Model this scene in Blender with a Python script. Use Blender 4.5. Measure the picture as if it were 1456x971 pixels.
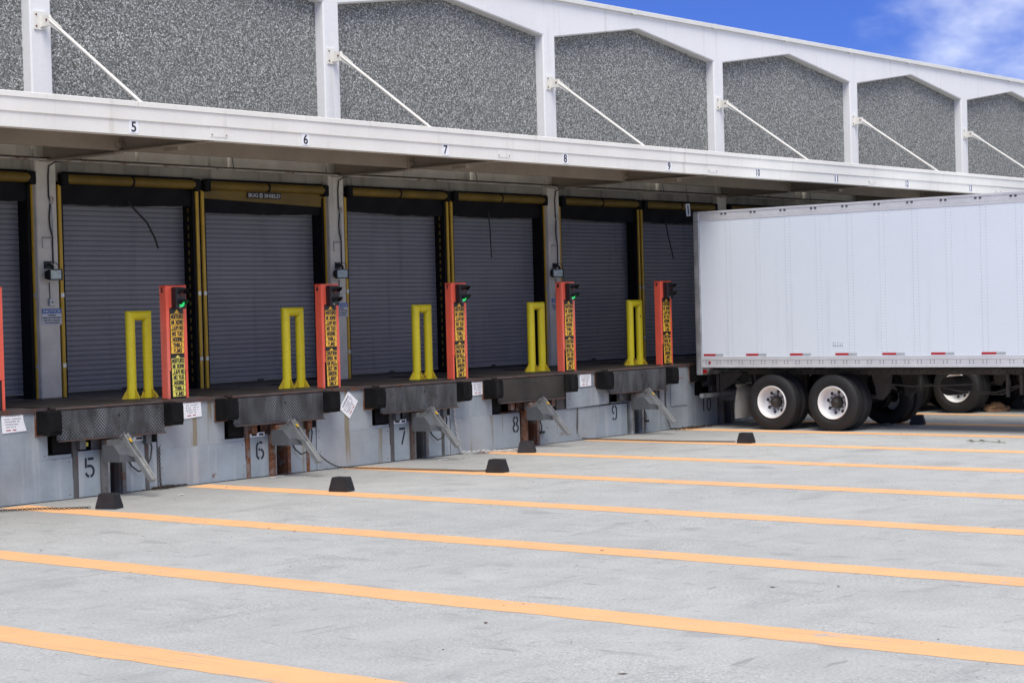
import bpy, math, random
from mathutils import Matrix, Vector
random.seed(7)
for o in list(bpy.data.objects): bpy.data.objects.remove(o)
scene = bpy.context.scene
COL = scene.collection
PI = math.pi

# ------------------------------------------------------------------ camera
CAM = Vector((-17.608, -20.471, 2.354))
YAW, PITCH, ROLL = 0.68521, -0.01674, -0.02659
f_ = Vector((math.cos(PITCH)*math.cos(YAW), math.cos(PITCH)*math.sin(YAW), math.sin(PITCH)))
r_ = Vector((math.sin(YAW), -math.cos(YAW), 0)); u_ = r_.cross(f_)
r2 = math.cos(ROLL)*r_ + math.sin(ROLL)*u_
u2 = -math.sin(ROLL)*r_ + math.cos(ROLL)*u_
cd = bpy.data.cameras.new('camera'); cam = bpy.data.objects.new('camera', cd); COL.objects.link(cam)
m4 = Matrix((r2, u2, -f_)).transposed().to_4x4(); m4.translation = CAM
cam.matrix_world = m4
cd.sensor_fit = 'HORIZONTAL'; cd.sensor_width = 36.0; cd.lens = 2699.37/1456*36
cd.clip_end = 3000
scene.camera = cam

# ------------------------------------------------------------------ sky, sun, exposure
SUN_EL, SUN_AZ = math.radians(57), math.radians(222)      # azimuth of the sun measured from +X towards +Y
SKY_SEED = 6.2
sdir = Vector((math.cos(SUN_EL)*math.cos(SUN_AZ), math.cos(SUN_EL)*math.sin(SUN_AZ), math.sin(SUN_EL)))
world = bpy.data.worlds.new('World'); scene.world = world; world.use_nodes = True
wn, wl = world.node_tree.nodes, world.node_tree.links
wn.clear()
def W(t, **k):
    n = wn.new(t)
    for a, b in k.items(): setattr(n, a, b)
    return n
wout = W('ShaderNodeOutputWorld'); wbg = W('ShaderNodeBackground')
sky = W('ShaderNodeTexSky', sky_type='NISHITA', sun_disc=False, sun_elevation=SUN_EL,
        sun_rotation=PI/2 - SUN_AZ, air_density=1.0, dust_density=0.15, ozone_density=2.5, altitude=300)
tint = W('ShaderNodeMix', data_type='RGBA', blend_type='MULTIPLY'); tint.inputs['Factor'].default_value = 1
tint.inputs['B'].default_value = (0.135, 0.205, 0.52, 1)
wl.new(sky.outputs[0], tint.inputs['A'])
tc = W('ShaderNodeTexCoord'); cmb = W('ShaderNodeMapping'); wl.new(tc.outputs['Generated'], cmb.inputs['Vector'])
cmb.inputs['Location'].default_value = (SKY_SEED, SKY_SEED*.7, 0); cmb.inputs['Scale'].default_value = (1, 1, 1.9)
cn = W('ShaderNodeTexNoise'); cn.inputs['Scale'].default_value = 2.1; cn.inputs['Detail'].default_value = 7
cn.inputs['Roughness'].default_value = 0.56; cn.inputs['Distortion'].default_value = 0.0
wl.new(cmb.outputs[0], cn.inputs['Vector'])
cr = W('ShaderNodeMapRange', interpolation_type='SMOOTHSTEP'); cr.inputs['From Min'].default_value = 0.465; cr.inputs['From Max'].default_value = 0.66
cr.inputs['To Max'].default_value = 0.92
wl.new(cn.outputs['Fac'], cr.inputs['Value'])
cmix = W('ShaderNodeMix', data_type='RGBA'); cmix.inputs['B'].default_value = (9.7, 9.7, 8.6, 1)
wl.new(cr.outputs[0], cmix.inputs['Factor']); wl.new(tint.outputs['Result'], cmix.inputs['A'])
wl.new(cmix.outputs['Result'], wbg.inputs['Color']); wbg.inputs['Strength'].default_value = 0.11
wl.new(wbg.outputs[0], wout.inputs['Surface'])

ld = bpy.data.lights.new('sun', 'SUN'); ld.energy = 1.9; ld.angle = math.radians(38); ld.color = (1.0, 0.95, 0.85)
sun = bpy.data.objects.new('sun', ld); COL.objects.link(sun); sun.location = (-20, -30, 40)
sun.rotation_euler = (-sdir).to_track_quat('-Z', 'Y').to_euler()
vs = scene.view_settings; vs.view_transform = 'Standard'; vs.look = 'None'; vs.gamma = 1; vs.exposure = 0.93; vs.use_curve_mapping = False
scene.render.engine = 'CYCLES'

# ------------------------------------------------------------------ materials
class NB:
    def __init__(s, name):
        s.m = bpy.data.materials.new(name); s.m.use_nodes = True
        s.n, s.l = s.m.node_tree.nodes, s.m.node_tree.links
        s.b = s.n['Principled BSDF']
        g = s.n.new('ShaderNodeNewGeometry'); s.pos = g.outputs['Position']
    def math(s, op, a, b=None, c=None):
        n = s.n.new('ShaderNodeMath'); n.operation = op
        for i, v in enumerate((a, b, c)):
            if v is None: continue
            if isinstance(v, (int, float)): n.inputs[i].default_value = v
            else: s.l.new(v, n.inputs[i])
        return n.outputs[0]
    def mapped(s, scale, loc=(0, 0, 0), rot=(0, 0, 0)):
        n = s.n.new('ShaderNodeMapping'); n.inputs['Scale'].default_value = scale; n.inputs['Location'].default_value = loc
        n.inputs['Rotation'].default_value = rot
        s.l.new(s.pos, n.inputs['Vector']); return n.outputs[0]
    def noise(s, scale, detail=5, vec=None, rough=.55, dist=0):
        n = s.n.new('ShaderNodeTexNoise'); n.inputs['Scale'].default_value = scale; n.inputs['Detail'].default_value = detail
        n.inputs['Roughness'].default_value = rough; n.inputs['Distortion'].default_value = dist
        s.l.new(vec if vec is not None else s.pos, n.inputs['Vector']); return n.outputs['Fac']
    def rng(s, v, a, b, c=0., d=1., smooth=False):
        n = s.n.new('ShaderNodeMapRange'); n.clamp = True
        if smooth: n.interpolation_type = 'SMOOTHSTEP'
        for k, x in zip(('From Min', 'From Max', 'To Min', 'To Max'), (a, b, c, d)): n.inputs[k].default_value = x
        s.l.new(v, n.inputs['Value']); return n.outputs[0]
    def mix(s, f, a, b, blend='MIX'):
        n = s.n.new('ShaderNodeMix'); n.data_type = 'RGBA'; n.blend_type = blend
        for k, v in (('Factor', f), ('A', a), ('B', b)):
            if isinstance(v, (int, float)): n.inputs[k].default_value = v
            elif isinstance(v, tuple): n.inputs[k].default_value = (*v, 1) if len(v) == 3 else v
            else: s.l.new(v, n.inputs[k])
        return n.outputs['Result']
    def bump(s, h, strength=.3, dist=.01):
        n = s.n.new('ShaderNodeBump'); n.inputs['Strength'].default_value = strength; n.inputs['Distance'].default_value = dist
        s.l.new(h, n.inputs['Height']); s.l.new(n.outputs[0], s.b.inputs['Normal'])
    def sep(s):
        n = s.n.new('ShaderNodeSeparateXYZ'); s.l.new(s.pos, n.inputs[0]); return n.outputs
    def col(s, c): s.l.new(c, s.b.inputs['Base Color'])
    def setrough(s, v):
        if isinstance(v, (int, float)): s.b.inputs['Roughness'].default_value = v
        else: s.l.new(v, s.b.inputs['Roughness'])

def sc(c, k): return tuple(min(1., x*k) for x in c)
def mat(name, col, rough=.6, metal=0., var=.15, vs=2.5, fine=.06, bump=.0, bs=80, streak=None, rust=None, spec=.5, rustcol=(.16, .06, .025)):
    """streak = (colour, amount, lo, hi): vertical run marks; rust = (lo, hi, scale): corroded patches"""
    b = NB(name)
    n1 = b.noise(vs, 6); n2 = b.noise(vs*22, 3)
    f = b.math('ADD', b.rng(n1, .3, .7, -var, var), b.rng(n2, .3, .7, -fine, fine))
    f = b.math('ADD', f, 1.0)
    hv = b.n.new('ShaderNodeHueSaturation'); hv.inputs['Color'].default_value = (*col, 1); b.l.new(f, hv.inputs['Value'])
    c = hv.outputs[0]; r = rough
    if streak:
        sn = b.noise(1., 5, b.mapped((5.5, 5.5, .35)))
        c = b.mix(b.rng(sn, streak[2], streak[3], 0, streak[1], True), c, streak[0])
    if rust:
        rn = b.noise(rust[2], 9, rough=.68)
        rf = b.rng(rn, rust[0], rust[1], 0, 1, True)
        rc = b.mix(b.rng(b.noise(25, 4), .3, .7), sc(rustcol, .55), sc(rustcol, 1.5))
        c = b.mix(rf, c, rc)
        r = b.rng(rf, 0, 1, rough, .9)
        if metal: b.l.new(b.rng(rf, 0, 1, metal, 0), b.b.inputs['Metallic'])
    elif metal: b.b.inputs['Metallic'].default_value = metal
    b.col(c); b.setrough(r); b.b.inputs['Specular IOR Level'].default_value = spec
    if bump: b.bump(b.noise(bs, 4), bump, .004)
    return b.m

MT = {}
# --- lot concrete
b = NB('lot_concrete')
big = b.noise(.22, 5); med = b.noise(1.6, 6, rough=.62); fin = b.noise(38, 3)
v = b.math('ADD', b.rng(big, .3, .7, -.07, .07), b.rng(med, .3, .7, -.10, .09))
v = b.math('ADD', v, b.rng(fin, .3, .7, -.15, .15)); v = b.math('ADD', v, 1.0)
hv = b.n.new('ShaderNodeHueSaturation'); hv.inputs['Color'].default_value = (.455, .463, .445, 1); b.l.new(v, hv.inputs['Value'])
c = hv.outputs[0]
# worn patches where pale aggregate shows
vo = b.n.new('ShaderNodeTexVoronoi'); vo.inputs['Scale'].default_value = 75; b.l.new(b.pos, vo.inputs['Vector'])
wr = b.n.new('ShaderNodeSeparateColor'); b.l.new(vo.outputs['Color'], wr.inputs[0])
patch = b.rng(b.noise(.55, 4, b.mapped((1, 1, 1), (7, 3, 0))), .42, .66, .12, 1, True)
c = b.mix(b.math('MULTIPLY', b.math('MULTIPLY', b.rng(wr.outputs[0], .86, .93), patch), .6), c, (.68, .69, .68))
c = b.mix(b.math('MULTIPLY', b.math('MULTIPLY', b.rng(wr.outputs[1], .86, .93), patch), .6), c, (.20, .20, .20))
vp = b.n.new('ShaderNodeTexVoronoi'); vp.inputs['Scale'].default_value = 24; b.l.new(b.pos, vp.inputs['Vector'])
wp = b.n.new('ShaderNodeSeparateColor'); b.l.new(vp.outputs['Color'], wp.inputs[0])
dot = b.rng(vp.outputs['Distance'], .16, .30, 1, 0)
clus = b.rng(b.noise(.9, 5, b.mapped((1, 1, 1), (17, 5, 0))), .42, .62, .15, 1)
c = b.mix(b.math('MULTIPLY', b.math('MULTIPLY', b.rng(wp.outputs[0], .80, .84), dot), b.math('MULTIPLY', clus, .7)), c, (.70, .71, .70))
c = b.mix(b.math('MULTIPLY', b.math('MULTIPLY', b.rng(wp.outputs[1], .84, .88), dot), b.math('MULTIPLY', clus, .75)), c, (.17, .16, .15))
# tyre and oil marks, elongated along the bays
st = b.noise(1.0, 5, b.mapped((3.2, .75, 1), (2, 5, 0), (0, 0, .14)), rough=.6)
c = b.mix(b.rng(st, .57, .74, 0, .42, True), c, (.25, .25, .26))
st2 = b.noise(1.0, 4, b.mapped((9, 1.6, 1), (9, 1, 0), (0, 0, -.5)))
c = b.mix(b.rng(st2, .645, .71, 0, .5, True), c, (.22, .21, .20))
st3 = b.noise(1.0, 4, b.mapped((1.6, 8.5, 1), (4, 14, 0), (0, 0, .35)))
c = b.mix(b.rng(st3, .645, .70, 0, .55, True), c, (.24, .23, .22))
# grime near the dock face, with the canopy's soft shade painted in
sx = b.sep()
grime_shade = b.math('MULTIPLY', b.rng(b.math('ADD', sx[1], b.math('MULTIPLY', b.noise(.6, 5), 3.2)), -2.6, 1.8, 0, .62, True), 1.0)
c = b.mix(grime_shade, c, (.25, .245, .235))
st6 = b.noise(1.0, 6, b.mapped((1.5, .95, 1), (12, 44, 0)), rough=.6)
c = b.mix(b.rng(st6, .585, .70, 0, .42, True), c, (.24, .24, .25))
st4 = b.noise(1.0, 6, b.mapped((.5, 1.4, 1), (31, 4, 0), (0, 0, .2)), rough=.62)
c = b.mix(b.rng(st4, .54, .70, 0, .36, True), c, (.27, .27, .275))
st5 = b.noise(1.0, 3, b.mapped((26, 3.0, 1), (5, 51, 0), (0, 0, 1.1)))
c = b.mix(b.rng(st5, .69, .725, 0, .7), c, (.13, .11, .09))
# saw-cut joints
for y0 in (-3.35, -7.34, -10.45, -16.6):
    d = b.math('ABSOLUTE', b.math('ADD', sx[1], -y0)); d = b.math('ADD', d, b.math('MULTIPLY', b.noise(3, 3), .012))
    c = b.mix(b.math('MULTIPLY', b.rng(d, .008, .015, 1, 0), b.rng(b.noise(.9, 3), .42, .62, .05, .6)), c, (.16, .16, .155))
b.col(c); b.setrough(b.rng(med, .3, .7, .8, .92)); b.b.inputs['Specular IOR Level'].default_value = .3
b.bump(b.math('ADD', fin, b.math('MULTIPLY', wr.outputs[2], .4)), .35, .004)
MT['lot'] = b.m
# --- painted stripe
b = NB('orange_line_paint')
n1 = b.noise(2.2, 6); n2 = b.noise(40, 3)
v = b.math('ADD', b.math('ADD', b.rng(n1, .3, .7, -.05, .06), b.rng(n2, .3, .7, -.05, .05)), 1.)
hv = b.n.new('ShaderNodeHueSaturation'); hv.inputs['Color'].default_value = (.86, .475, .22, 1); b.l.new(v, hv.inputs['Value'])
c = hv.outputs[0]
w1 = b.rng(b.noise(1.0, 7, b.mapped((11, 1.1, 1), (3, 8, 0), (0, 0, .02)), rough=.7), .605, .645, 0, .7)
c = b.mix(w1, c, (.44, .43, .42))
w3 = b.rng(b.noise(1.0, 6, b.mapped((30, .55, 1), (1, 2, 0)), rough=.6), .60, .645, 0, .5)
c = b.mix(w3, c, (.36, .27, .20))
w4 = b.rng(b.noise(2.6, 8, b.mapped((1, 1, 1), (40, 7, 0)), rough=.72), .64, .675, 0, .85); c = b.mix(w4, c, (.45, .445, .43))
w2 = b.rng(b.noise(24, 5, rough=.7), .63, .69, 0, .6); c = b.mix(w2, c, (.46, .44, .42))
b.col(c); b.setrough(.75); b.bump(n2, .25, .003); MT['stripe'] = b.m
# --- exposed aggregate
b = NB('exposed_aggregate')
va = b.n.new('ShaderNodeTexVoronoi'); va.inputs['Scale'].default_value = 50; b.l.new(b.pos, va.inputs['Vector'])
ca = b.n.new('ShaderNodeSeparateColor'); b.l.new(va.outputs['Color'], ca.inputs[0])
ramp = b.n.new('ShaderNodeValToRGB'); e = ramp.color_ramp
e.elements[0].position = 0; e.elements[0].color = (.07, .075, .072, 1); e.elements[1].position = 1; e.elements[1].color = (.80, .81, .79, 1)
for p_, k_ in ((.25, (.17, .178, .168, 1)), (.52, (.285, .298, .28, 1)), (.75, (.43, .442, .42, 1)), (.92, (.76, .77, .74, 1))):
    q_ = e.elements.new(p_); q_.color = k_
b.l.new(ca.outputs[0], ramp.inputs[0])
vb = b.n.new('ShaderNodeTexVoronoi'); vb.inputs['Scale'].default_value = 50; vb.feature = 'DISTANCE_TO_EDGE'; b.l.new(b.pos, vb.inputs['Vector'])
edge = b.rng(vb.outputs['Distance'], .02, .14)
c = b.mix(b.rng(edge, 0, 1, .5, 0), ramp.outputs[0], (.13, .135, .13))
c = b.mix(b.rng(b.noise(.8, 4), .35, .7, 0, .28), c, (.23, .235, .225), 'MIX')
b.col(c); b.setrough(.85); b.bump(b.math('MULTIPLY', edge, ca.outputs[1]), .9, .012); MT['aggregate'] = b.m
# --- diamond tread plate
b = NB('diamond_tread_steel')
s3 = b.sep(); k = 2*PI/.100
u = b.math('MULTIPLY', b.math('ADD', s3[0], b.math('ADD', s3[2], s3[1])), k); w = b.math('MULTIPLY', b.math('SUBTRACT', s3[0], b.math('ADD', s3[2], s3[1])), k)
d = b.math('MULTIPLY', b.math('SINE', u), b.math('SINE', w)); dm = b.rng(b.math('ABSOLUTE', d), .30, .55)
base = b.mix(b.rng(b.noise(2.4, 6), .35, .65), (.022, .022, .023), (.050, .051, .054))
wear = b.rng(b.noise(3.1, 5, b.mapped((1.6, 1.6, .45))), .40, .64, .05, 1)
c = b.mix(b.math('MULTIPLY', dm, wear), base, (.205, .218, .23))
c = b.mix(b.rng(b.noise(2.7, 8, rough=.7), .54, .70, 0, .8, True), c, (.030, .024, .020))
b.col(c); b.setrough(.55); b.b.inputs['Metallic'].default_value = .15; b.bump(dm, .6, .004); MT['tread'] = b.m
b = NB('worn_leveler_deck')
c = b.mix(b.rng(b.noise(1.8, 7), .35, .65), (.018, .0155, .0135), (.050, .042, .035))
c = b.mix(b.rng(b.noise(4, 8, rough=.7), .55, .7, 0, .7), c, (.05, .027, .018)); b.col(c); b.setrough(.6); b.bump(b.noise(60, 3), .3, .003); MT['deck'] = b.m

WS = (.24, .20, .13)
MT['facade'] = mat('white_painted_concrete', (.83, .835, .83), .75, var=.03, vs=.7, fine=.025, bump=.12, bs=60, streak=((.50, .48, .44), .42, .56, .78))
MT['canopy'] = mat('cream_fascia_paint', (.80, .785, .72), .5, var=.05, vs=1.2, fine=.02, streak=((.52, .47, .38), .5, .56, .78))
MT['coping'] = mat('coping_metal', (.74, .74, .70), .5, var=.05, vs=1.5, streak=((.45, .43, .36), .3, .6, .8))
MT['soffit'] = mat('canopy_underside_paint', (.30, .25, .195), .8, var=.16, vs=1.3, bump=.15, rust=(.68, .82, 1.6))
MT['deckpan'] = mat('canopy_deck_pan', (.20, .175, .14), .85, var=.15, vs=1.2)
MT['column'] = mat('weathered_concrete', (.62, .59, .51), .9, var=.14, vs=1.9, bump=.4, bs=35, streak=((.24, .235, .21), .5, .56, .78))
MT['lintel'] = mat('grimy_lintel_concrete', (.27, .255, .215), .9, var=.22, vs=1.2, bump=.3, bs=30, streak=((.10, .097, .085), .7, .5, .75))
MT['dockconc'] = mat('dock_concrete', (.11, .10, .095), .9, var=.2, vs=2, bump=.4, bs=40)
MT['slat'] = mat('grey_slat_paint', (.20, .20, .215), .5, var=.07, vs=1.6, fine=.03, streak=((.13, .13, .145), .5, .52, .75))
MT['ystrip'] = mat('yellow_angle_paint', (.56, .34, .02), .5, var=.12, vs=4, rust=(.64, .72, 5))
MT['ydark'] = mat('dusty_yellow_vinyl', (.17, .108, .010), .6, var=.25, vs=2.2)
MT['ybollard'] = mat('bollard_yellow_paint', (.78, .66, .02), .42, var=.06, vs=3, rust=(.665, .70, 8))
MT['yfoot'] = mat('dirty_yellow_foot_paint', (.60, .46, .03), .6, var=.25, vs=7, rust=(.52, .66, 9))
MT['blackvinyl'] = mat('black_vinyl', (.007, .007, .008), .7, var=.3, vs=3, spec=.2)
MT['rubber'] = mat(spec=.15, name='bumper_rubber', col=(.008, .008, .0085), rough=.85, var=.4, vs=6, bump=.6, bs=25, streak=((.035, .032, .03), .5, .56, .75))
MT['chock'] = mat('chock_rubber', (.016, .016, .018), .6, var=.3, vs=9, bump=.4, bs=50)
MT['plate'] = mat('blue_grey_sheet_steel', (.30, .345, .38), .5, metal=.15, var=.16, vs=1.8, fine=.04, streak=((.46, .48, .49), .55, .50, .66), rust=(.635, .74, 2.6))
MT['plate2'] = mat('stained_sheet_steel', (.325, .36, .385), .5, metal=.15, var=.16, vs=1.3, fine=.04, streak=((.22, .17, .08), .8, .555, .66), rust=(.65, .76, 2.8))
MT['restraint'] = mat('restraint_grey_paint', (.115, .122, .13), .45, metal=.2, var=.12, vs=5, rust=(.68, .78, 5))
MT['edgerust'] = mat('worn_edge_steel', (.075, .055, .05), .75, var=.3, vs=4, rust=(.5, .66, 5), rustcol=(.11, .04, .02))
MT['rivet'] = mat('rivet_heads', (.46, .48, .51), .4, metal=.3)
MT['rust'] = mat('rusty_steel', (.20, .16, .14), .85, var=.25, vs=5, bump=.4, bs=60, rust=(.38, .55, 6))
MT['railsteel'] = mat('rust_streaked_rail', (.17, .165, .16), .6, metal=.2, var=.25, vs=4, streak=((.10, .05, .03), .8, .50, .64), rust=(.56, .70, 5))
MT['jamb'] = mat('rust_flecked_jamb_steel', (.085, .083, .082), .75, var=.25, vs=4, rust=(.50, .66, 3.5))
MT['barsteel'] = mat('scuffed_bar_steel', (.30, .30, .29), .4, metal=.5, var=.2, vs=4, rust=(.60, .72, 4), rustcol=(.12, .07, .05))
MT['galv'] = mat('galvanised_steel', (.46, .47, .47), .35, metal=.75, var=.14, vs=6)
MT['galvdull'] = mat('weathered_galvanised_post', (.42, .44, .45), .45, metal=.6, var=.35, vs=4, streak=((.13, .14, .15), .7, .45, .7))
MT['redpost'] = mat('faded_red_paint', (.86, .125, .07), .5, var=.10, vs=2.5, fine=.03, streak=((.80, .26, .20), .6, .5, .75))
MT['signorange'] = mat('caution_sign_amber', (.90, .52, .05), .5, var=.06, vs=6)
MT['signyellow'] = mat('caution_sign_yellow', (.90, .80, .14), .5, var=.05, vs=6)
MT['black'] = mat('black_paint', (.012, .012, .014), .5, var=.2)
MT['ink'] = mat('black_lettering', (.014, .014, .02), .6, var=.1)
MT['stencil'] = mat('stencil_black', (.015, .02, .032), .7, var=.2, vs=9)
MT['whiteplate'] = mat('white_sign_face', (.86, .87, .89), .45, var=.04, vs=5)
MT['whitegrey'] = mat('dusty_notice_face', (.55, .57, .58), .55, var=.08, vs=5)
MT['noticeblue'] = mat('notice_blue', (.055, .13, .38), .5, var=.08)
MT['redprint'] = mat('red_print', (.35, .02, .02), .5)
MT['greyprint'] = mat('grey_print', (.26, .27, .29), .6)
MT['cable'] = mat('black_cable', (.012, .012, .013), .5)
MT['conduit'] = mat('painted_conduit', (.42, .39, .34), .6, var=.2, rust=(.5, .7, 3))
MT['chain'] = mat('rusty_chain_steel', (.045, .030, .022), .8, metal=.1, var=.3, vs=8)
MT['chainzinc'] = mat('bright_chain_steel', (.60, .60, .60), .4, metal=.6, var=.2, vs=8)
MT['trailer'] = mat('trailer_white_paint', (.73, .79, .845), .38, var=.015, vs=.8, fine=.01, streak=((.52, .55, .58), .30, .57, .80))
MT['alu'] = mat('mill_aluminium', (.70, .71, .72), .42, metal=.25, var=.07, vs=3)
MT['chassis'] = mat('road_grimed_chassis', (.016, .015, .014), .8, var=.3, vs=4)
MT['chassislight'] = mat('dusty_chassis_steel', (.06, .055, .048), .8, var=.25, vs=4)
MT['tyre'] = mat('tyre_rubber', (.012, .012, .013), .72, var=.2, vs=7, bump=.2)
MT['rim'] = mat('white_rim_paint', (.74, .74, .73), .45, var=.08, vs=6, rust=(.76, .84, 9))
MT['hub'] = mat('greasy_hub', (.035, .03, .027), .6, var=.3, vs=12)
MT['tapered'] = mat('reflective_tape_red', (.46, .012, .015), .4, var=.1)
MT['tapewhite'] = mat('reflective_tape_silver', (.40, .43, .44), .4, var=.1)
MT['redlens'] = mat('red_lamp_lens', (.30, .01, .01), .25, var=.1)
MT['darkred'] = mat('unlit_red_signal', (.10, .012, .012), .3, var=.1)
MT['darkgreen'] = mat('unlit_green_signal', (.01, .05, .035), .3, var=.1)
MT['flap'] = mat('grey_mud_flap', (.26, .26, .245), .7, var=.15, vs=4, streak=((.12, .12, .11), .5, .5, .7))
MT['glassy'] = mat('floodlight_glass', (.42, .50, .48), .15, var=.3, vs=18)
MT['paper'] = mat('brown_paper', (.30, .17, .09), .8, var=.3, vs=14)
MT['whitepaper'] = mat('white_paper', (.75, .75, .72), .8, var=.06)
MT['leaf'] = mat('dry_leaf', (.10, .11, .035), .8, var=.3, vs=14)
MT['roof'] = mat('roof_gravel', (.36, .35, .33), .9, var=.1)
MT['debris'] = mat('dark_leaf_litter', (.13, .09, .065), .9, var=.4, vs=20)
b = NB('green_signal_lit'); b.b.inputs['Base Color'].default_value = (.02, .5, .12, 1)
b.b.inputs['Emission Color'].default_value = (.02, .85, .20, 1); b.b.inputs['Emission Strength'].default_value = .35; MT['green'] = b.m

# ------------------------------------------------------------------ mesh helpers
class MB:
    def __init__(s): s.v, s.f, s.sm = [], [], []
    def add(s, vs_, fs, smooth=False):
        o = len(s.v); s.v += [tuple(p) for p in vs_]
        for q in fs: s.f.append(tuple(i+o for i in q)); s.sm.append(smooth)
        return s
    def box(s, x0, x1, y0, y1, z0, z1):
        return s.add([(x0, y0, z0), (x1, y0, z0), (x1, y1, z0), (x0, y1, z0), (x0, y0, z1), (x1, y0, z1), (x1, y1, z1), (x0, y1, z1)],
                     [(0, 3, 2, 1), (4, 5, 6, 7), (0, 1, 5, 4), (1, 2, 6, 5), (2, 3, 7, 6), (3, 0, 4, 7)])
    def bbox(s, x0, x1, y0, y1, z0, z1, c=.006):
        """box with all twelve edges chamfered"""
        X, Y, Z = (x0, x1), (y0, y1), (z0, z1); vs_ = []; idx = {}
        for i in (0, 1):
            for j in (0, 1):
                for k in (0, 1):
                    sx_, sy_, sz_ = (1-2*i)*c, (1-2*j)*c, (1-2*k)*c
                    idx[i, j, k, 0] = len(vs_); vs_.append((X[i], Y[j]+sy_, Z[k]+sz_))
                    idx[i, j, k, 1] = len(vs_); vs_.append((X[i]+sx_, Y[j], Z[k]+sz_))
                    idx[i, j, k, 2] = len(vs_); vs_.append((X[i]+sx_, Y[j]+sy_, Z[k]))
        F = []
        I = lambda i, j, k, a: idx[i, j, k, a]
        F += [(I(0,0,0,0), I(0,0,1,0), I(0,1,1,0), I(0,1,0,0)), (I(1,0,0,0), I(1,1,0,0), I(1,1,1,0), I(1,0,1,0))]
        F += [(I(0,0,0,1), I(1,0,0,1), I(1,0,1,1), I(0,0,1,1)), (I(0,1,0,1), I(0,1,1,1), I(1,1,1,1), I(1,1,0,1))]
        F += [(I(0,0,0,2), I(0,1,0,2), I(1,1,0,2), I(1,0,0,2)), (I(0,0,1,2), I(1,0,1,2), I(1,1,1,2), I(0,1,1,2))]
        for i in (0, 1):
            for j in (0, 1): F.append((I(i,j,0,0), I(i,j,0,1), I(i,j,1,1), I(i,j,1,0)))
            for k in (0, 1): F.append((I(i,0,k,0), I(i,0,k,2), I(i,1,k,2), I(i,1,k,0)))
        for j in (0, 1):
            for k in (0, 1): F.append((I(0,j,k,1), I(0,j,k,2), I(1,j,k,2), I(1,j,k,1)))
        for i in (0, 1):
            for j in (0, 1):
                for k in (0, 1): F.append((I(i,j,k,0), I(i,j,k,1), I(i,j,k,2)))
        cen = Vector(((x0+x1)/2, (y0+y1)/2, (z0+z1)/2)); G = []
        for q in F:
            p = [Vector(vs_[t]) for t in q]; n = (p[1]-p[0]).cross(p[2]-p[0]); mid = sum(p, Vector())/len(p)
            G.append(q if n.dot(mid-cen) > 0 else tuple(reversed(q)))
        return s.add(vs_, G)
    def prism(s, poly, axis, a, b_):
        """extrude a polygon (2-D) along axis 0/1/2 from a to b_"""
        def P(t, q):
            r = list(q); r.insert(axis, t); return tuple(r)
        n = len(poly); vs_ = [P(a, q) for q in poly]+[P(b_, q) for q in poly]
        F = [tuple(range(n-1, -1, -1)), tuple(range(n, 2*n))]+[(i, (i+1) % n, n+(i+1) % n, n+i) for i in range(n)]
        area = sum(poly[i][0]*poly[(i+1) % n][1]-poly[(i+1) % n][0]*poly[i][1] for i in range(n))
        flip = (area < 0) ^ (axis == 1) ^ (b_ < a)
        if flip: F = [tuple(reversed(q)) for q in F]
        return s.add(vs_, F)
    def tube(s, pts, r, seg=8, caps=True):
        pts = [Vector(p) for p in pts]; n = len(pts); rings = []
        t0 = (pts[1]-pts[0]).normalized(); up = Vector((0, 0, 1)) if abs(t0.z) < .9 else Vector((1, 0, 0))
        a = t0.cross(up).normalized()
        for i, p in enumerate(pts):
            t = (pts[min(i+1, n-1)]-pts[max(i-1, 0)]).normalized()
            a = (a - t*a.dot(t)).normalized(); c_ = t.cross(a)
            rr = r[i] if isinstance(r, (list, tuple)) else r
            rings.append([p+(a*math.cos(2*PI*k/seg)+c_*math.sin(2*PI*k/seg))*rr for k in range(seg)])
        vs_ = [q for rg in rings for q in rg]
        F = [(i*seg+k, i*seg+(k+1) % seg, (i+1)*seg+(k+1) % seg, (i+1)*seg+k) for i in range(n-1) for k in range(seg)]
        s.add(vs_, F, True)
        if caps: s.add(rings[0], [tuple(range(seg-1, -1, -1))]); s.add(rings[-1], [tuple(range(seg))])
        return s
    def lathe(s, prof, cen, axis=0, seg=40, smooth=True):
        """prof: (along, radius) pairs, turned about the axis through cen"""
        vs_ = []
        for (h, r) in prof:
            for k in range(seg):
                a = 2*PI*k/seg; q = [r*math.cos(a), r*math.sin(a)]; q.insert(axis, h)
                vs_.append(tuple(q[i]+cen[i] for i in range(3)))
        n = len(prof)
        F = [(i*seg+k, (i+1)*seg+k, (i+1)*seg+(k+1) % seg, i*seg+(k+1) % seg) for i in range(n-1) for k in range(seg)]
        return s.add(vs_, F, smooth)
    def disc(s, cen, r, axis=0, seg=16, flip=False):
        vs_ = []
        for k in range(seg):
            a = 2*PI*k/seg; q = [r*math.cos(a), r*math.sin(a)]; q.insert(axis, 0.); vs_.append(tuple(q[i]+cen[i] for i in range(3)))
        F = tuple(range(seg)); return s.add(vs_, [tuple(reversed(F)) if flip else F])
    def mesh(s, name, m):
        me = bpy.data.meshes.new(name); me.from_pydata(s.v, [], s.f)
        if any(s.sm): me.polygons.foreach_set('use_smooth', s.sm)
        me.update(); me.materials.append(MT[m]); return me
    def build(s, name, m, parent=None): return link(name, s.mesh(name, m), parent)
def link(name, me, parent=None, loc=None):
    o = bpy.data.objects.new(name, me); COL.objects.link(o)
    if parent is not None: o.parent = parent
    if loc is not None: o.location = loc
    return o
def tag(o, label=None, cat=None, group=None, kind=None):
    if label: o['label'] = label
    if cat: o['category'] = cat
    if group: o['group'] = group
    if kind: o['kind'] = kind
    return o
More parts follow.
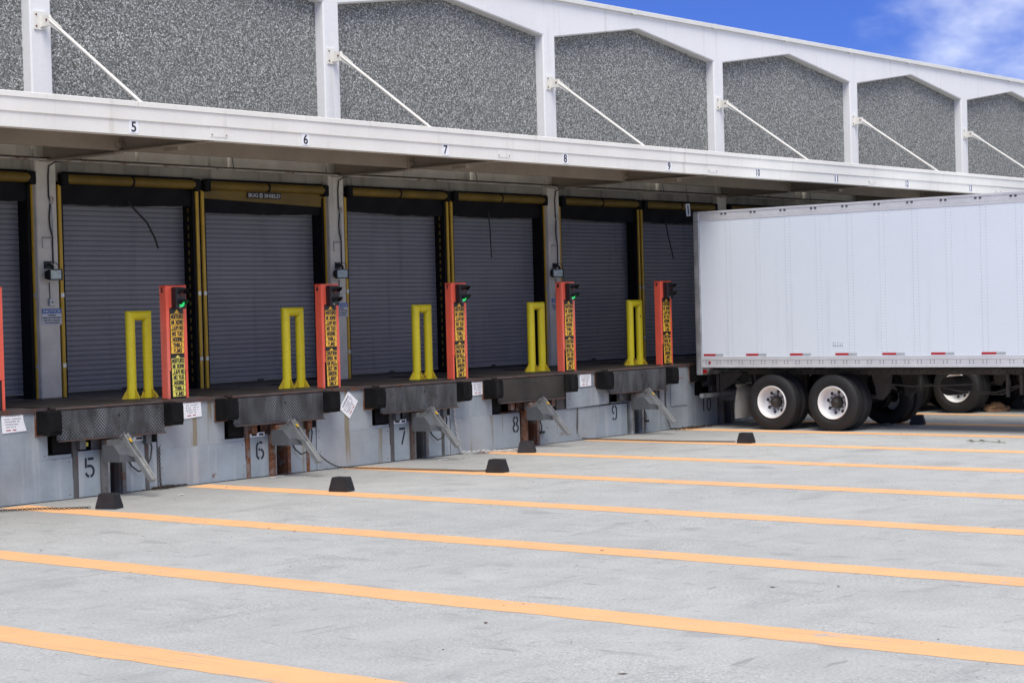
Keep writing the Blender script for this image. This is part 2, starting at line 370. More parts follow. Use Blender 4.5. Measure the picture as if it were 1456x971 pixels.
def thing(name, loc, label, cat, group=None):
    o = link(name, None, None, loc); o.empty_display_size = .2; return tag(o, label, cat, group)
def box(*a): return MB().box(*a)

_txt = {}
def text(s, size, m, bold=0., width=None, mirror=False, spacing=1.):
    """lettering standing in the XZ plane, centred, facing -Y"""
    key = (s, size, m, bold, width, mirror, spacing)
    if key in _txt: return _txt[key]
    cu = bpy.data.curves.new('lettering', 'FONT'); cu.body = s; cu.size = size; cu.align_x = 'CENTER'; cu.align_y = 'CENTER'
    cu.extrude = .0015; cu.offset = bold; cu.resolution_u = 3; cu.space_character = spacing
    o = bpy.data.objects.new('lettering', cu); COL.objects.link(o)
    dg = bpy.context.evaluated_depsgraph_get(); me = bpy.data.meshes.new_from_object(o.evaluated_get(dg))
    bpy.data.objects.remove(o); bpy.data.curves.remove(cu)
    xs_ = [v_.co.x for v_ in me.vertices]; ys_ = [v_.co.y for v_ in me.vertices]
    cx, cy = (min(xs_)+max(xs_))/2, (min(ys_)+max(ys_))/2
    k = width/(max(xs_)-min(xs_)) if width else 1.
    for v_ in me.vertices:
        x, y, z = v_.co; v_.co = ((x-cx)*k*(-1 if mirror else 1), -z, y-cy)
    if mirror: me.flip_normals()
    me.materials.clear(); me.materials.append(MT[m]); me.name = 'lettering'
    _txt[key] = me; return me

# stencil digits drawn as broken strokes, unit cell 1 wide x 1.7 high
def arc(cx, cy, rx, ry, a0, a1, n=9):
    return [(cx+rx*math.cos(math.radians(a0+(a1-a0)*i/n)), cy+ry*math.sin(math.radians(a0+(a1-a0)*i/n))) for i in range(n+1)]
STROKES = {
 '1': [[(.5, 0), (.5, 1.7)]],
 '5': [[(.08, 1.70), (.08, .86)], [(.30, 1.61), (.92, 1.61)], [(.22, 1.0)]+arc(.48, .55, .42, .46, 88, -82, 12), arc(.48, .55, .42, .46, -100, -165, 5)],
 '6': [[(.82, 1.60)]+arc(.5, 1.2, .42, .42, 60, 100, 4)[::1], arc(.5, 1.15, .42, .47, 112, 180, 5)+[(.08, .55)]+arc(.5, .5, .42, .42, 180, 255, 6), arc(.5, .52, .42, .44, -75, 80, 9), [(.5, .98), (.30, .92)]],
 '7': [[(.05, 1.61), (.95, 1.61)], [(.88, 1.36), (.42, 0)]],
 '8': [arc(.5, 1.28, .36, .36, 100, 260, 8), arc(.5, 1.28, .36, .36, 80, -80, 8), arc(.5, .44, .42, .40, 100, 260, 8), arc(.5, .44, .42, .40, 80, -80, 8)],
 '9': [arc(.5, 1.2, .40, .43, 100, 262, 8), arc(.5, 1.2, .40, .43, 78, 0, 5)+[(.90, .5)]+arc(.5, .5, .40, .43, 0, -78, 5), arc(.5, .5, .40, .43, -100, -150, 4)],
 '0': [arc(.5, .85, .40, .80, 100, 260, 12), arc(.5, .85, .40, .80, 80, -80, 12)]}
def stencil(s, h):
    mb = MB(); k = h/1.7; wd = .11
    for n, ch in enumerate(s):
        for pl in STROKES[ch]:
            P = [Vector((p[0]+n*1.15-len(s)*.575+.075, p[1]-.85)) for p in pl]
            L, R = [], []
            for i, p in enumerate(P):
                t = (P[min(i+1, len(P)-1)]-P[max(i-1, 0)]).normalized(); nn = Vector((-t.y, t.x))*wd
                L.append(p+nn); R.append(p-nn)
            vs_ = [(q.x*k, 0, q.y*k) for q in L]+[(q.x*k, 0, q.y*k) for q in R]; m = len(P)
            mb.add(vs_, [(i, m+i, m+i+1, i+1) for i in range(m-1)])
    return mb

WDN = {3: 'three', 4: 'four', 5: 'five', 6: 'six', 7: 'seven', 8: 'eight', 9: 'nine', 10: 'ten', 11: 'eleven', 12: 'twelve', 13: 'thirteen', 14: 'fourteen'}
GLYPH = {
 'A': [[(0, 0), (0, 1), (1, 1), (1, 0)], [(0, .48), (1, .48)]], 'B': [[(0, 0), (0, 1), (.85, 1), (.85, .53), (0, .53)], [(.85, .53), (1, .45), (1, 0), (0, 0)]],
 'C': [[(1, .72), (1, 1), (0, 1), (0, 0), (1, 0), (1, .28)]], 'E': [[(1, 1), (0, 1), (0, 0), (1, 0)], [(0, .52), (.8, .52)]],
 'G': [[(1, .72), (1, 1), (0, 1), (0, 0), (1, 0), (1, .46), (.6, .46)]], 'H': [[(0, 0), (0, 1)], [(1, 0), (1, 1)], [(0, .5), (1, .5)]],
 'I': [[(.5, 0), (.5, 1)]], 'K': [[(0, 0), (0, 1)], [(1, 1), (.2, .5), (1, 0)]], 'L': [[(0, 1), (0, 0), (1, 0)]],
 'N': [[(0, 0), (0, 1), (1, 0), (1, 1)]], 'O': [[(0, 0), (0, 1), (1, 1), (1, 0), (0, 0)]], 'P': [[(0, 0), (0, 1), (1, 1), (1, .46), (0, .46)]],
 'R': [[(0, 0), (0, 1), (1, 1), (1, .5), (0, .5)], [(.45, .5), (1, 0)]], 'T': [[(0, 1), (1, 1)], [(.5, 1), (.5, 0)]], 'U': [[(0, 1), (0, 0), (1, 0), (1, 1)]],
 'Y': [[(0, 1), (.5, .45), (1, 1)], [(.5, .45), (.5, 0)]]}
_blk = {}
def block_text(word, width, height, mirror):
    '''tall condensed sign lettering in the XZ plane, centred, facing -Y'''
    key = (word, mirror)
    if key in _blk: return _blk[key]
    adv = [(.45 if ch in ' I' else 1.) for ch in word]; gap = .42; tot = sum(adv)+gap*(len(word)-1); k = width/tot; sw_ = .0072
    mb = MB(); x = -width/2; q_ = 0
    for ch, ad in zip(word, adv):
        wd = ad*k
        for pl in GLYPH.get(ch, []):
            for (p, q) in zip(pl, pl[1:]):
                px0 = .5*wd if ch == 'I' else p[0]*wd; px1 = .5*wd if ch == 'I' else q[0]*wd
                a = Vector((x+px0, (p[1]-.5)*height)); c_ = Vector((x+px1, (q[1]-.5)*height)); t = (c_-a).normalized(); n = Vector((-t.y, t.x))*sw_; a = a-t*sw_; c_ = c_+t*sw_
                yy = -.0002*(q_ % 5); q_ += 1
                pts = [a+n, a-n, c_-n, c_+n]; sg = -1 if mirror else 1
                v = [(sg*w_.x, yy, w_.y) for w_ in pts]
                mb.add(v, [(0, 1, 2, 3) if not mirror else (3, 2, 1, 0)])
        x += wd+gap*k
    _blk[key] = mb.mesh('lettering', 'ink'); return _blk[key]
S, H = 6.096, 1.22                       # structural bay and dock height
# ------------------------------------------------------------------ ground
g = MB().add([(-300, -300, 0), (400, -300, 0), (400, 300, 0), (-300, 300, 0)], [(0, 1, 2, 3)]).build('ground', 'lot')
tag(g, kind='structure')
STR = [-12.05, -8.97, -6.0, -2.88, 0.21, 3.34, 6.48, 9.43, 12.33, 14.95, 17.72, 20.9, 24.0]
for i, x in enumerate(STR):
    st0 = -.9 if x < 9 else -.25
    if -3 < x < 0: st0 = -1.0
    mb = MB(); n = 90; hw = .222
    pts = [(-.12 if abs(x-9.43) > .1 else -.1) + (-19.5)*j/n for j in range(n+1)]
    L = [(x-hw+random.uniform(-.014, .014), y, .0022) for y in pts]; R = [(x+hw+random.uniform(-.014, .014), y, .0022) for y in pts]
    mb.add(L+R, [(j, n+1+j, n+2+j, j+1) for j in range(n)][::1])
    mb.f = [tuple(reversed(q)) for q in mb.f]
    mb.build('painted_stripe', 'stripe', g)

# ------------------------------------------------------------------ warehouse
K0, K1 = -2, 8                            # columns built
wh = thing('warehouse', (0, 0, 0), 'long white warehouse with pebble-clad gable panels and grey roller doors', 'warehouse')
fr = MB(); Y0, Y1 = 2.60, 2.80
for k in range(K0, K1+1):
    x0 = S*k; a, b_ = x0+.02, x0+S-.36; m = (a+b_)/2; zt = 8.45; zs, zp = 7.72, 8.155; c_ = .022
    fr.add([(x0-.36+c_, Y0, 5.0), (a-c_, Y0, 5.0), (a-c_, Y0, zt), (x0-.36+c_, Y0, zt)], [(0, 1, 2, 3)])
    if k == K1: break
    O = [(a, 5.0), (a, zs), (m, zp), (b_, zs), (b_, 5.0)]                       # opening outline
    Q = [(a-c_, 5.0), (a-c_, zs+c_), (m, zp+c_), (b_+c_, zs+c_), (b_+c_, 5.0)]   # chamfer's outer line
    fr.add([(Q[1][0], Y0, Q[1][1]), (Q[2][0], Y0, Q[2][1]), (m, Y0, zt), (a-c_, Y0, zt)], [(0, 1, 2, 3)])
    fr.add([(Q[2][0], Y0, Q[2][1]), (Q[3][0], Y0, Q[3][1]), (b_+c_, Y0, zt), (m, Y0, zt)], [(0, 1, 2, 3)])
    for j in range(4):
        p, q, P2, Q2 = O[j], O[j+1], Q[j], Q[j+1]
        fr.add([(P2[0], Y0, P2[1]), (Q2[0], Y0, Q2[1]), (q[0], Y0+c_, q[1]), (p[0], Y0+c_, p[1])], [(0, 3, 2, 1)])
        fr.add([(p[0], Y0+c_, p[1]), (q[0], Y0+c_, q[1]), (q[0], Y1+.05, q[1]), (p[0], Y1+.05, p[1])], [(0, 3, 2, 1)])
fr.build('facade_frame', 'facade', wh)
for k in range(K0, K1):
    x0 = S*k; box(x0-.1, x0+S-.25, Y1, Y1+.04, 5.0, 8.3).build('aggregate_panel', 'aggregate', wh)
xA, xB = S*K0-.36, S*K1+.02
x = xA; j = 0
while x < xB-.1:                           # coping in lengths, each joint a slip cover
    x1 = min(x+3.048, xB)
    cp = MB().prism([(2.535, 8.445), (2.80, 8.445), (2.80, 8.56), (2.555, 8.54), (2.535, 8.53)], 0, x+.004, x1-.004).build('coping', 'coping', wh)
    MB().box(x1-.05, x1+.05, 2.528, 2.54, 8.436, 8.54).box(x1-.05, x1-.03, 2.526, 2.60, 8.425, 8.44).build('joint_cover', 'coping', cp)
    x = x1
box(xA, xB, 2.86, 30, 8.30, 8.44).build('roof', 'roof', wh)
box(xA, xA+.2, 3.02, 30, 0, 8.29).build('wall', 'facade', wh); box(xB-.2, xB, 3.02, 30, 0, 8.29).build('wall', 'facade', wh)
# columns and lower wall
for k in range(K0, K1+1):
    x0 = S*k
    MB().bbox(x0-.35, x0+.02, 2.60, 2.74, H+.002, 5.04, .015).build('column', 'column', wh)
    if k < K1:
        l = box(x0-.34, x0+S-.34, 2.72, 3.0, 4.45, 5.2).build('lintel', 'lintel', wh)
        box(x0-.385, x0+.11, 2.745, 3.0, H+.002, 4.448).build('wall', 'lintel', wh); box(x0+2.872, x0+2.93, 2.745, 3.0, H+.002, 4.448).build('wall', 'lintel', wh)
        # formed ledge blocks under the canopy, against the lintel
        for (p, q) in ((.02, 1.55), (1.62, 3.02), (3.55, 5.7)):
            box(x0+p, x0+q, 2.62, 2.72, 4.80, 4.97).build('ledge_block', 'column', wh)

# roller doors with dock seals
SL = .0762; SLW = 2.66
sm_ = MB(); pr = [(2.972, 0.0), (2.972, .007), (2.9475, .009), (2.945, .020), (2.945, .062), (2.9475, .073), (2.972, .0755)]
sm_.prism([(y, z) for y, z in pr]+[(2.985, .0755), (2.985, 0)], 0, -SLW/2, SLW/2)
slat_mesh = sm_.mesh('slat', 'slat')
def dock_door(k, side, full=True):
    x0 = S*k; a, b_ = (x0+.165, x0+2.81) if side == 'A' else (x0+2.985, x0+5.72); c_ = (a+b_)/2; w_ = b_-a
    d = box(a+.01, b_-.01, 2.99, 3.01, H+.07, 4.44).build('roller_door', 'blackvinyl', wh)
    MB().box(a+.01, b_-.01, 2.945, 2.985, H+.004, H+.065).box(c_-.06, c_+.06, 2.93, 2.945, H+.05, H+.09).build('bottom_bar', 'black', d)
    n = 41 if full else 0
    for i in range(n):
        sl = link('slat', slat_mesh, d); sl.location = (c_, 0, H+.07+SL*i)
    if not full: box(a+.01, b_-.01, 2.95, 2.985, H+.07, 4.4).build('curtain', 'slat', d)
    # seal
    sl = MB().box(a+.002, a+.05, 2.715, 2.94, H+.004, 4.44).build('dock_seal', 'blackvinyl', wh)
    MB().box(b_-.055, b_-.002, 2.705, 2.94, H+.004, 4.44).build('seal_pad', 'blackvinyl', sl)
    MB().box(a-.054, a, 2.685, 2.718, H+.004, 4.40).build('edge_strip', 'ystrip', sl)
    MB().box(b_, b_+.056, 2.685, 2.718, H+.004, 4.40).build('edge_strip', 'ystrip', sl)
    mk = MB()
    for i in range(22):
        z = 1.34+i*.135; mk.box(b_-.0575, b_-.0545, 2.80, 2.835, z, z+.075)
    if side == 'A' and k in (0, 1): tag(mk.build('yellow_dashes', 'ydark', sl), kind='stuff')
    for zq in (H+.45, H+1.5):
        MB().box(a-.056, a+.004, 2.681, 2.6855, zq, zq+.06).build('clip', 'galv', sl); MB().box(b_-.004, b_+.058, 2.681, 2.6855, zq, zq+.06).build('clip', 'galv', sl)
    hp = MB()
    for (p, q) in ((a+.06, c_-.02), (c_+.02, b_-.05)): hp.tube([(p, 2.66, 4.485), (q, 2.66, 4.485)], .075, 14)
    hp.build('head_pad', 'ydark', sl)
    cp = MB()
    for p in (a-.04, b_-.09): cp.bbox(p, p+.13, 2.585, 2.715, 4.38, 4.575, .02)
    cp.tube([(c_-.02, 2.66, 4.485), (c_+.02, 2.66, 4.485)], .08, 14)
    cp.tube([(a+.06, 2.70, 4.575), (b_-.05, 2.70, 4.575)], .02, 8)
    cp.build('end_block', 'blackvinyl', sl)
    # sagging head curtain
    rr = random.Random(k*10+ord(side)); nx = 24; vs_, fs = [], []
    drop = [rr.uniform(-.015, .015) for _ in range(nx+1)]; sk = rr.uniform(-.05, .05)
    low = 4.13 if not (k == 0 and side == 'B') else 4.06
    for j_ in range(4):
        for i in range(nx+1):
            t = i/nx; zl = low + sk*(t-.5) - .02*math.sin(PI*t) + drop[i]*.4
            z = 4.42+(zl-4.42)*j_/3; y = 2.735+.02*math.sin(j_*1.1+i*.9)+.02*j_/3
            vs_.append((a+.02+(w_-.04)*t, y, z))
    fs = [(j_*(nx+1)+i, (j_+1)*(nx+1)+i, (j_+1)*(nx+1)+i+1, j_*(nx+1)+i+1) for j_ in range(3) for i in range(nx)]
    MB().add(vs_, fs, True).build('head_curtain', 'blackvinyl', sl)
    if k == 0 and side == 'B':
        yb = MB().add([(a+.02, 2.70, 4.43), (b_-.02, 2.70, 4.43), (b_-.02, 2.715, 4.20), (a+.02, 2.715, 4.28)], [(0, 3, 2, 1)]).build('curtain_band', 'ydark', sl)
        box(c_-.42, c_+.34, 2.68, 2.692, 4.305, 4.405).build('name_plate', 'black', sl)
        t1 = link('lettering', text('BUG', .085, 'whitegrey', .001, .21), sl, (c_-.29, 2.679, 4.355))
        t2 = link('lettering', text('SHIELD', .085, 'whitegrey', .001, .36), sl, (c_+.14, 2.679, 4.355))
        MB().lathe([(0, .018), (-.004, .024), (-.004, .034), (0, .038)], (c_-.115, 2.679, 4.355), 1, 14).build('emblem', 'whitegrey', sl)
    return d
for k, s_, fl in ((-1, 'A', False), (-1, 'B', True), (0, 'A', True), (0, 'B', True), (1, 'A', True), (1, 'B', True), (2, 'A', True), (2, 'B', True), (3, 'A', False), (3, 'B', False), (4, 'A', False)):
    dock_door(k, s_, fl)

# ------------------------------------------------------------------ canopy
cn_ = thing('canopy', (0, 0, 0), 'long cream canopy with fascia over the loading docks', 'canopy')
box(xA, xB, -1.04, 2.595, 5.06, 5.14).build('deck', 'deckpan', cn_)
MB().box(xA, xB, -1.08, -1.045, 4.752, 4.944).box(xA, xB, -1.045, -.90, 4.752, 4.764).build('lower_fascia', 'canopy', cn_)
MB().prism([(-1.10, 4.946), (-1.095, 4.938), (-1.04, 4.946), (-1.04, 5.118), (-1.10, 5.118)], 0, xA, xB).build('upper_fascia', 'canopy', cn_)
NUMX = [-1.507+3.048*i for i in range(-4, 17)]
for i in range(len(NUMX)-1):
    p, q = NUMX[i]+.03, NUMX[i+1]+.03
    MB().prism([(-1.118, 5.12), (-.95, 5.12), (-.95, 5.185), (-1.10, 5.192), (-1.118, 5.182)], 0, p+.004, q-.004).build('fascia_cap', 'canopy', cn_)
MB().box(xA, xB, .78, .79, 4.75, 5.055).box(xA, xB, .79, .86, 4.75, 4.765).box(xA, xB, .79, .86, 5.04, 5.055).build('spandrel_beam', 'soffit', cn_)
for k in range(K0, K1+1):
    x0 = S*k
    MB().box(x0-.205, x0-.185, -1.04, .775, 4.745, 5.055).box(x0-.28, x0-.11, -1.04, .775, 4.73, 4.745).build('outrigger', 'soffit', cn_)
    MB().box(x0-.205, x0-.185, .865, 2.595, 4.735, 5.055).box(x0-.28, x0-.11, .865, 2.595, 4.72, 4.735).build('outrigger', 'soffit', cn_)
    MB().box(x0-.33, x0-.21, .755, .778, 4.76, 5.0).box(x0-.30, x0-.285, .70, .755, 4.79, 4.85).box(x0-.25, x0-.235, .70, .755, 4.79, 4.85).build('splice_bracket', 'soffit', cn_)
    MB().box(x0-.16, x0-.02, -.35, -.05, 4.68, 4.73).build('anchor_shoe', 'soffit', cn_)
    # access plate on the fascia, hung on two bolts
    pl = box(x0-.22, x0+.10, -1.086, -1.081, 4.80, 4.935).build('cover_plate', 'canopy', cn_)
    MB().tube([(x0-.19, -1.086, 4.83), (x0-.19, -1.094, 4.83)], .009, 6).tube([(x0+.07, -1.086, 4.83), (x0+.07, -1.094, 4.83)], .009, 6).build('bolt', 'rust', pl)
    # tie rod from column to deck
    rd = MB().tube([(x0-.17, 2.40, 6.79), (x0-.17, .03, 5.145)], .026, 10).build('tie_rod', 'canopy', cn_)
    MB().box(x0-.30, x0-.08, 2.575, 2.598, 6.66, 6.93).box(x0-.195, x0-.183, 2.38, 2.575, 6.70, 6.86).box(x0-.157, x0-.145, 2.38, 2.575, 6.70, 6.86)\
        .prism([(2.42, 6.86), (2.12, 6.645), (2.15, 6.57), (2.45, 6.74)], 0, x0-.182, x0-.158).build('clevis_bracket', 'canopy', rd)
    MB().tube([(x0-.205, 2.43, 6.79), (x0-.135, 2.43, 6.79)], .018, 8).tube([(x0-.27, 2.575, 6.88), (x0-.27, 2.565, 6.88)], .015, 6).tube([(x0-.27, 2.575, 6.71), (x0-.27, 2.565, 6.71)], .015, 6).build('pin', 'rust', rd)
for i, n in enumerate(range(5, 14)):
    x = -1.507+3.048*i+[-.03, .04, .02, .01, .02, -.02, -.06, -.04, .01][i]
    wdt = .15 if n < 10 else .165
    p = link('number_plate', box(-wdt/2, wdt/2, 0, .004, -.084, .084).mesh('number_plate', 'whiteplate'), None, (x, -1.086, 4.857))
    tag(p, f'white number plate reading {WDN[n]} on the canopy fascia', 'number plate', 'dock number plates on the fascia')
    link('digit', text(str(n), .185, 'ink', .003, None if n < 10 else .125), p, (0, -.002, 0))

# conduit under the canopy
tag(MB().tube([(xA, 2.44, 4.768), (S*.6, 2.43, 4.758), (S*1.4, 2.44, 4.77), (xB, 2.44, 4.768)], .009, 6).build('black_cable', 'cable'), 'thin black cable running above the conduit pipe under the canopy', 'cable')
cdm = MB().tube([(xA, 2.42, 4.735), (xB, 2.42, 4.735)], .018, 8).build('ceiling_conduit', 'conduit')
tag(cdm, 'long thin conduit pipe hung under the canopy along the wall', 'conduit')
hg = MB()
for k in range(K0*2, K1*2):
    x = S*k/2+.35; MB().tube([(x, 2.42, 4.71), (x, 2.42, 4.80), (x, 2.44, 4.90), (x, 2.44, 5.055)], .007, 6).build('pipe_hanger', 'black', cdm)

# ------------------------------------------------------------------ loading dock
CEN = [-4.36, -1.295, 1.80, 4.875, 7.74, 10.87, 13.90, 16.95, 20.0, 23.0]       # leveler centres, docks 4..13
NUM = [4, 5, 6, 7, 8, 9, 10, 11, 12, 13]
dk = thing('loading_dock', (0, 0, 0), 'raised loading dock clad in blue-grey steel sheets', 'loading dock')
box(xA, xB, .55, 3.0, 0, H).build('slab', 'dockconc', dk)
prev = xA
for c_ in CEN:
    box(prev, c_-.95, 0, .549, 0, H).build('pier', 'dockconc', dk); prev = c_+.90
box(prev, xB, 0, .549, 0, H).build('pier', 'dockconc', dk)
prev = xA
for c_ in CEN+[xB+.95]:
    MB().box(prev, c_-.95, -.035, .08, H+.001, H+.010).box(prev, c_-.95, -.035, -.026, H-.05, H+.001).build('edge_angle', 'edgerust', dk); prev = c_+.90

def sheet(x0, x1, z0, z1, y=-.012, m='plate', th=.010, tilt=0.):
    """one sheet of cladding, bolted, edges slightly out of true"""
    j = lambda: random.uniform(-.006, .006)
    vs_ = [(x0+j(), z0+j()*.6), (x1+j(), z0+j()*.6), (x1+j(), z1+j()), (x0+j(), z1+j())]
    if tilt:
        cx, cz = (x0+x1)/2, (z0+z1)/2
        vs_ = [(cx+(p-cx)*math.cos(tilt)-(q-cz)*math.sin(tilt), cz+(p-cx)*math.sin(tilt)+(q-cz)*math.cos(tilt)) for p, q in vs_]
    o = MB().prism(vs_, 1, y-th, y-.0005).build('wall_plate', m, dk)
    bl = MB()
    for (p, q) in ((x0+.05, z0+.05), (x1-.05, z0+.05), (x0+.05, z1-.05), (x1-.05, z1-.05), (x0+.07, (z0+z1)/2)):
        bl.tube([(p, y-th, q), (p, y-th-.004, q)], .009, 6)
    tag(bl.build('bolts', 'rust', o), kind='stuff')
    return o
for i, (c_, n) in enumerate(zip(CEN, NUM)):
    if i+1 < len(CEN): nx_ = CEN[i+1]
    else: nx_ = c_+3.05
    lo_r = c_+.90; up_r = nx_-.95
    m = 'plate2' if n in (5, 6) else 'plate'
    if n in (4, 5, 6):
        sheet(lo_r, up_r, .55, H-.012, -.002, m)
        e_ = nx_-.56
        sheet(lo_r, e_, .012, .548, -.002, 'plate' if n != 6 else 'plate2')
        if n != 4 or True: sheet(e_+.002, e_+.07, .012, .27, -.002, 'plate')
        ge = box(e_-.40, e_, .0, .03, .55, .60).build('pit_sill', 'plate', dk)
    elif n == 7:
        sheet(lo_r, nx_-.89, .60, H-.012, -.002, m); sheet(lo_r, nx_-.16, .012, .598, -.002, 'plate2')
    elif n == 8:
        sheet(lo_r, nx_-.95, .012, H-.012, .012, 'plate'); sheet(c_+.50, nx_-.16, .012, .575, -.002, 'plate')
        sheet(8.86, 10.12, .595, .925, -.03, 'plate', .012, .018); sheet(9.16, 9.80, .927, H-.012, -.006, 'plate')
    else:
        sheet(lo_r, nx_-.95, .60, H-.012, -.002, 'plate'); sheet(lo_r, nx_-.16, .012, .598, -.002, 'plate')
        sheet(c_+.42, lo_r-.01, .012, .55, -.002, 'plate')
        if n == 9: sheet(c_+1.25, c_+1.80, .45, H-.02, -.018, 'plate')
sheet(8.28, 8.63, .012, .56, -.003, 'plate2')
sheet(xA, CEN[0]-.96, .012, H-.012, -.002)

# levelers, bumpers, restraints
for c_, n in zip(CEN, NUM):
    first = n == 5
    lab = f'steel dock leveler with hanging tread-plate lip below canopy plate {WDN[n]}'
    lv = thing('dock_leveler', (c_, 0, 0), lab, 'dock leveler', 'dock levelers along the dock edge')
    plate_m = 'tread' if n != 8 else 'deck'
    MB().box(-.90, .90, -.02, 2.30, H+.004, H+.014).build('deck_plate', 'deck', lv)
    lz = 1.185; tl = .02
    lip = MB().prism([(-.165, lz), (-.145, lz), (-.125-tl, .80), (-.145-tl, .80)], 0, -.905, .905).build('lip', plate_m, lv)
    MB().box(-.905, .905, -.205, -.17, .782, .80).build('lip_edge', 'edgerust', lip)
    MB().tube([(.12, -.167, 1.08), (.12, -.17, 1.08)], .02, 8).build('lifting_hole', 'black', lip)
    MB().tube([(-.905, -.135, H-.012), (.905, -.135, H-.012)], .022, 8).box(-.905, .905, -.135, -.02, H-.014, H+.002).build('hinge', 'edgerust', lv)
    MB().box(-.85, .85, .02, .10, .62, 1.18).build('front_frame', 'blackvinyl', lv)
    for p in (-.44, .68):
        MB().bbox(p-.05, p+.05, -.10, -.02, .65, .79, .006).build('lip_keeper', 'restraint' if n not in (6, 8) else 'rust', lv)
    tag(lv)
    near = {-1: n-1, 1: n+1}
    for s_ in (-1, 1):
        p, q = (-1.135, -.91) if s_ < 0 else (.925, 1.155)
        bp = thing('dock_bumper', (c_, 0, 0), f'black rubber dock bumper of leveler {WDN[n]} on the side towards leveler {WDN[near[s_]]}', 'dock bumper', 'dock bumpers')
        MB().box(p-.01, q+.01, -.028, -.014, .86, 1.20).build('mounting_plate', 'rust', bp)
        rb = MB(); ny = 7; rnd = random.Random(n*7+s_)
        for j in range(ny):                # laminated slabs of tyre rubber
            y1 = -.03-.036*j; dz = rnd.uniform(-.008, .008); dx_ = rnd.uniform(-.004, .004)
            rb.bbox(p+dx_, q+dx_, y1-.0355, y1, .885+dz, 1.195+dz*.6, .008)
        rb.build('rubber_pad', 'rubber', bp)
        MB().box(p+.01, q-.01, -.295, -.287, .93, 1.15).build('wear_face', 'rubber', bp)
    # vehicle restraint
    if n == 4 or n > 10: continue
    rs = thing('vehicle_restraint', (c_, 0, 0), f'grey truck restraint with sloping hook bar at stencilled {WDN[n]}', 'truck restraint', 'truck restraints under the levelers')
    rm = 'rust' if n in (6, 8) else 'railsteel'
    ch = MB().box(-.10, -.02, -.075, .02, .003, .62).box(-.02, -.005, -.03, .24, .003, .62).box(.21, .225, -.03, .24, .003, .62).box(.225, .29, -.075, .02, .003, .62)\
        .box(-.005, .21, .22, .24, .003, .62).build('rail_channel', rm if n != 9 else 'galvdull', rs)
    bl = MB()
    for z in (.1, .28, .46):
        for x in (-.06, .257): bl.tube([(x, -.075, z), (x, -.083, z)], .012, 6)
    tag(bl.build('bolts', 'rust', ch), kind='stuff')
    MB().box(.03, .09, .02, .18, .01, .62).build('guide_bar', 'galvdull', ch)
    hs = MB().prism([(-.20, .69), (-.43, .70), (-.555, .575), (-.55, .475), (-.20, .465)], 0, -.205, -.10).add([(-.10, -.43, .70), (-.10, -.555, .575), (-.10, -.55, .475), (-.10, -.2, .465), (-.10, -.2, .69), (.09, -.30, .775), (.09, -.60, .50), (.09, -.55, .46), (.09, -.2, .46), (.09, -.2, .775)], [(0, 5, 6, 1), (1, 6, 7, 2), (2, 7, 8, 3), (4, 9, 5, 0), (5, 9, 8, 7, 6)])
    MB().box(-.12, .09, -.20, -.08, .47, .76).build('mount_block', rm, rs)
    hs.build('housing', 'restraint', rs)
    MB().prism([(-.28, .79), (-.44, .72), (-.62, .50), (-.50, .47)], 0, .0905, .14).build('hood', 'restraint', rs)
    ar = MB()
    ar.prism([(-.27, .80), (-.30, .825), (-.885, .235), (-.855, .205)], 0, .03, .125).build('hook_bar', 'barsteel', rs)
    MB().prism([(-.32, .83), (-.345, .845), (-.90, .255), (-.888, .24)], 0, .03, .042).prism([(-.32, .83), (-.345, .845), (-.90, .255), (-.888, .24)], 0, .113, .125).build('bar_flange', 'galv', rs)
    MB().prism([(-.42, .765), (-.425, .772), (-.47, .73), (-.465, .722)], 0, .06, .095).build('warning_label', 'ystrip', rs)
    MB().tube([(.02, -.33, .80), (.02, -.40, .86)], .008, 6).build('pull_rod', 'galv', rs)
    MB().box(-.22, .66, .018, .05, .622, .78).box(.0, .35, -.06, .018, .70, .775).build('back_frame', rm, rs)
    pts = [(.46, -.02, .76)]+[(.46+.16*math.sin(t*PI)+.02*t, -.04-.05*math.sin(t*PI), .76-.50*math.sin(t*PI*.5)-.0*t) for t in (.2, .4, .6, .8)]
    loop = [(.74, -.03, .74), (.76, -.06, .60), (.72, -.07, .44), (.62, -.08, .31), (.50, -.08, .28), (.40, -.06, .36), (.36, -.02, .48)]
    if n in (5, 6, 7): MB().tube(loop, .011, 6).build('cable_loop', 'cable', rs)
    if n in (8, 9): MB().tube([(.36, -.03, .46), (.38, -.06, .32), (.37, -.06, .24)], .010, 6).box(.32, .44, -.08, -.04, .20, .24).build('limit_switch', 'black', rs)
    if n in (5, 6, 7):
        MB().bbox(-.55, -.465, -.02, .10, .003, .80, .006).build('jamb_post', 'rust' if n == 6 else 'jamb', rs)
        pn = MB().bbox(-.463, -.105, -.02, -.004, .012, .625, .003).build('number_panel', 'plate', rs)
        o = stencil(str(n), .265).build('stencilled_number', 'stencil', pn); o.location = (-.28, -.0225, .395)
        MB().bbox(-.463, -.11, .02, .05, .63, .80, .004).build('upper_panel', 'plate', rs)
        MB().bbox(.30, .665, -.02, -.004, .012, .79, .003).build('cover_panel', 'plate' if n != 6 else 'plate2', rs)
        MB().bbox(.668, .73, -.03, .05, .003, .80, .006).build('jamb_post', 'rust' if n == 6 else 'jamb', rs)
        MB().bbox(.732, .885, -.012, -.001, .012, .66, .003).build('filler_panel', 'plate', rs)
        if n == 5: MB().box(-.40, -.27, .010, .0185, .68, .735).build('label', 'signyellow', rs)
        if n in (6, 7):
            lb = MB().box(-.475, -.19, -.034, -.022, .60, .66).build('label', 'whiteplate', rs)
            MB().box(-.45, -.35, -.036, -.0345, .615, .645).box(-.30, -.215, -.036, -.0345, .615, .645).build('label_print', 'ink', lb)
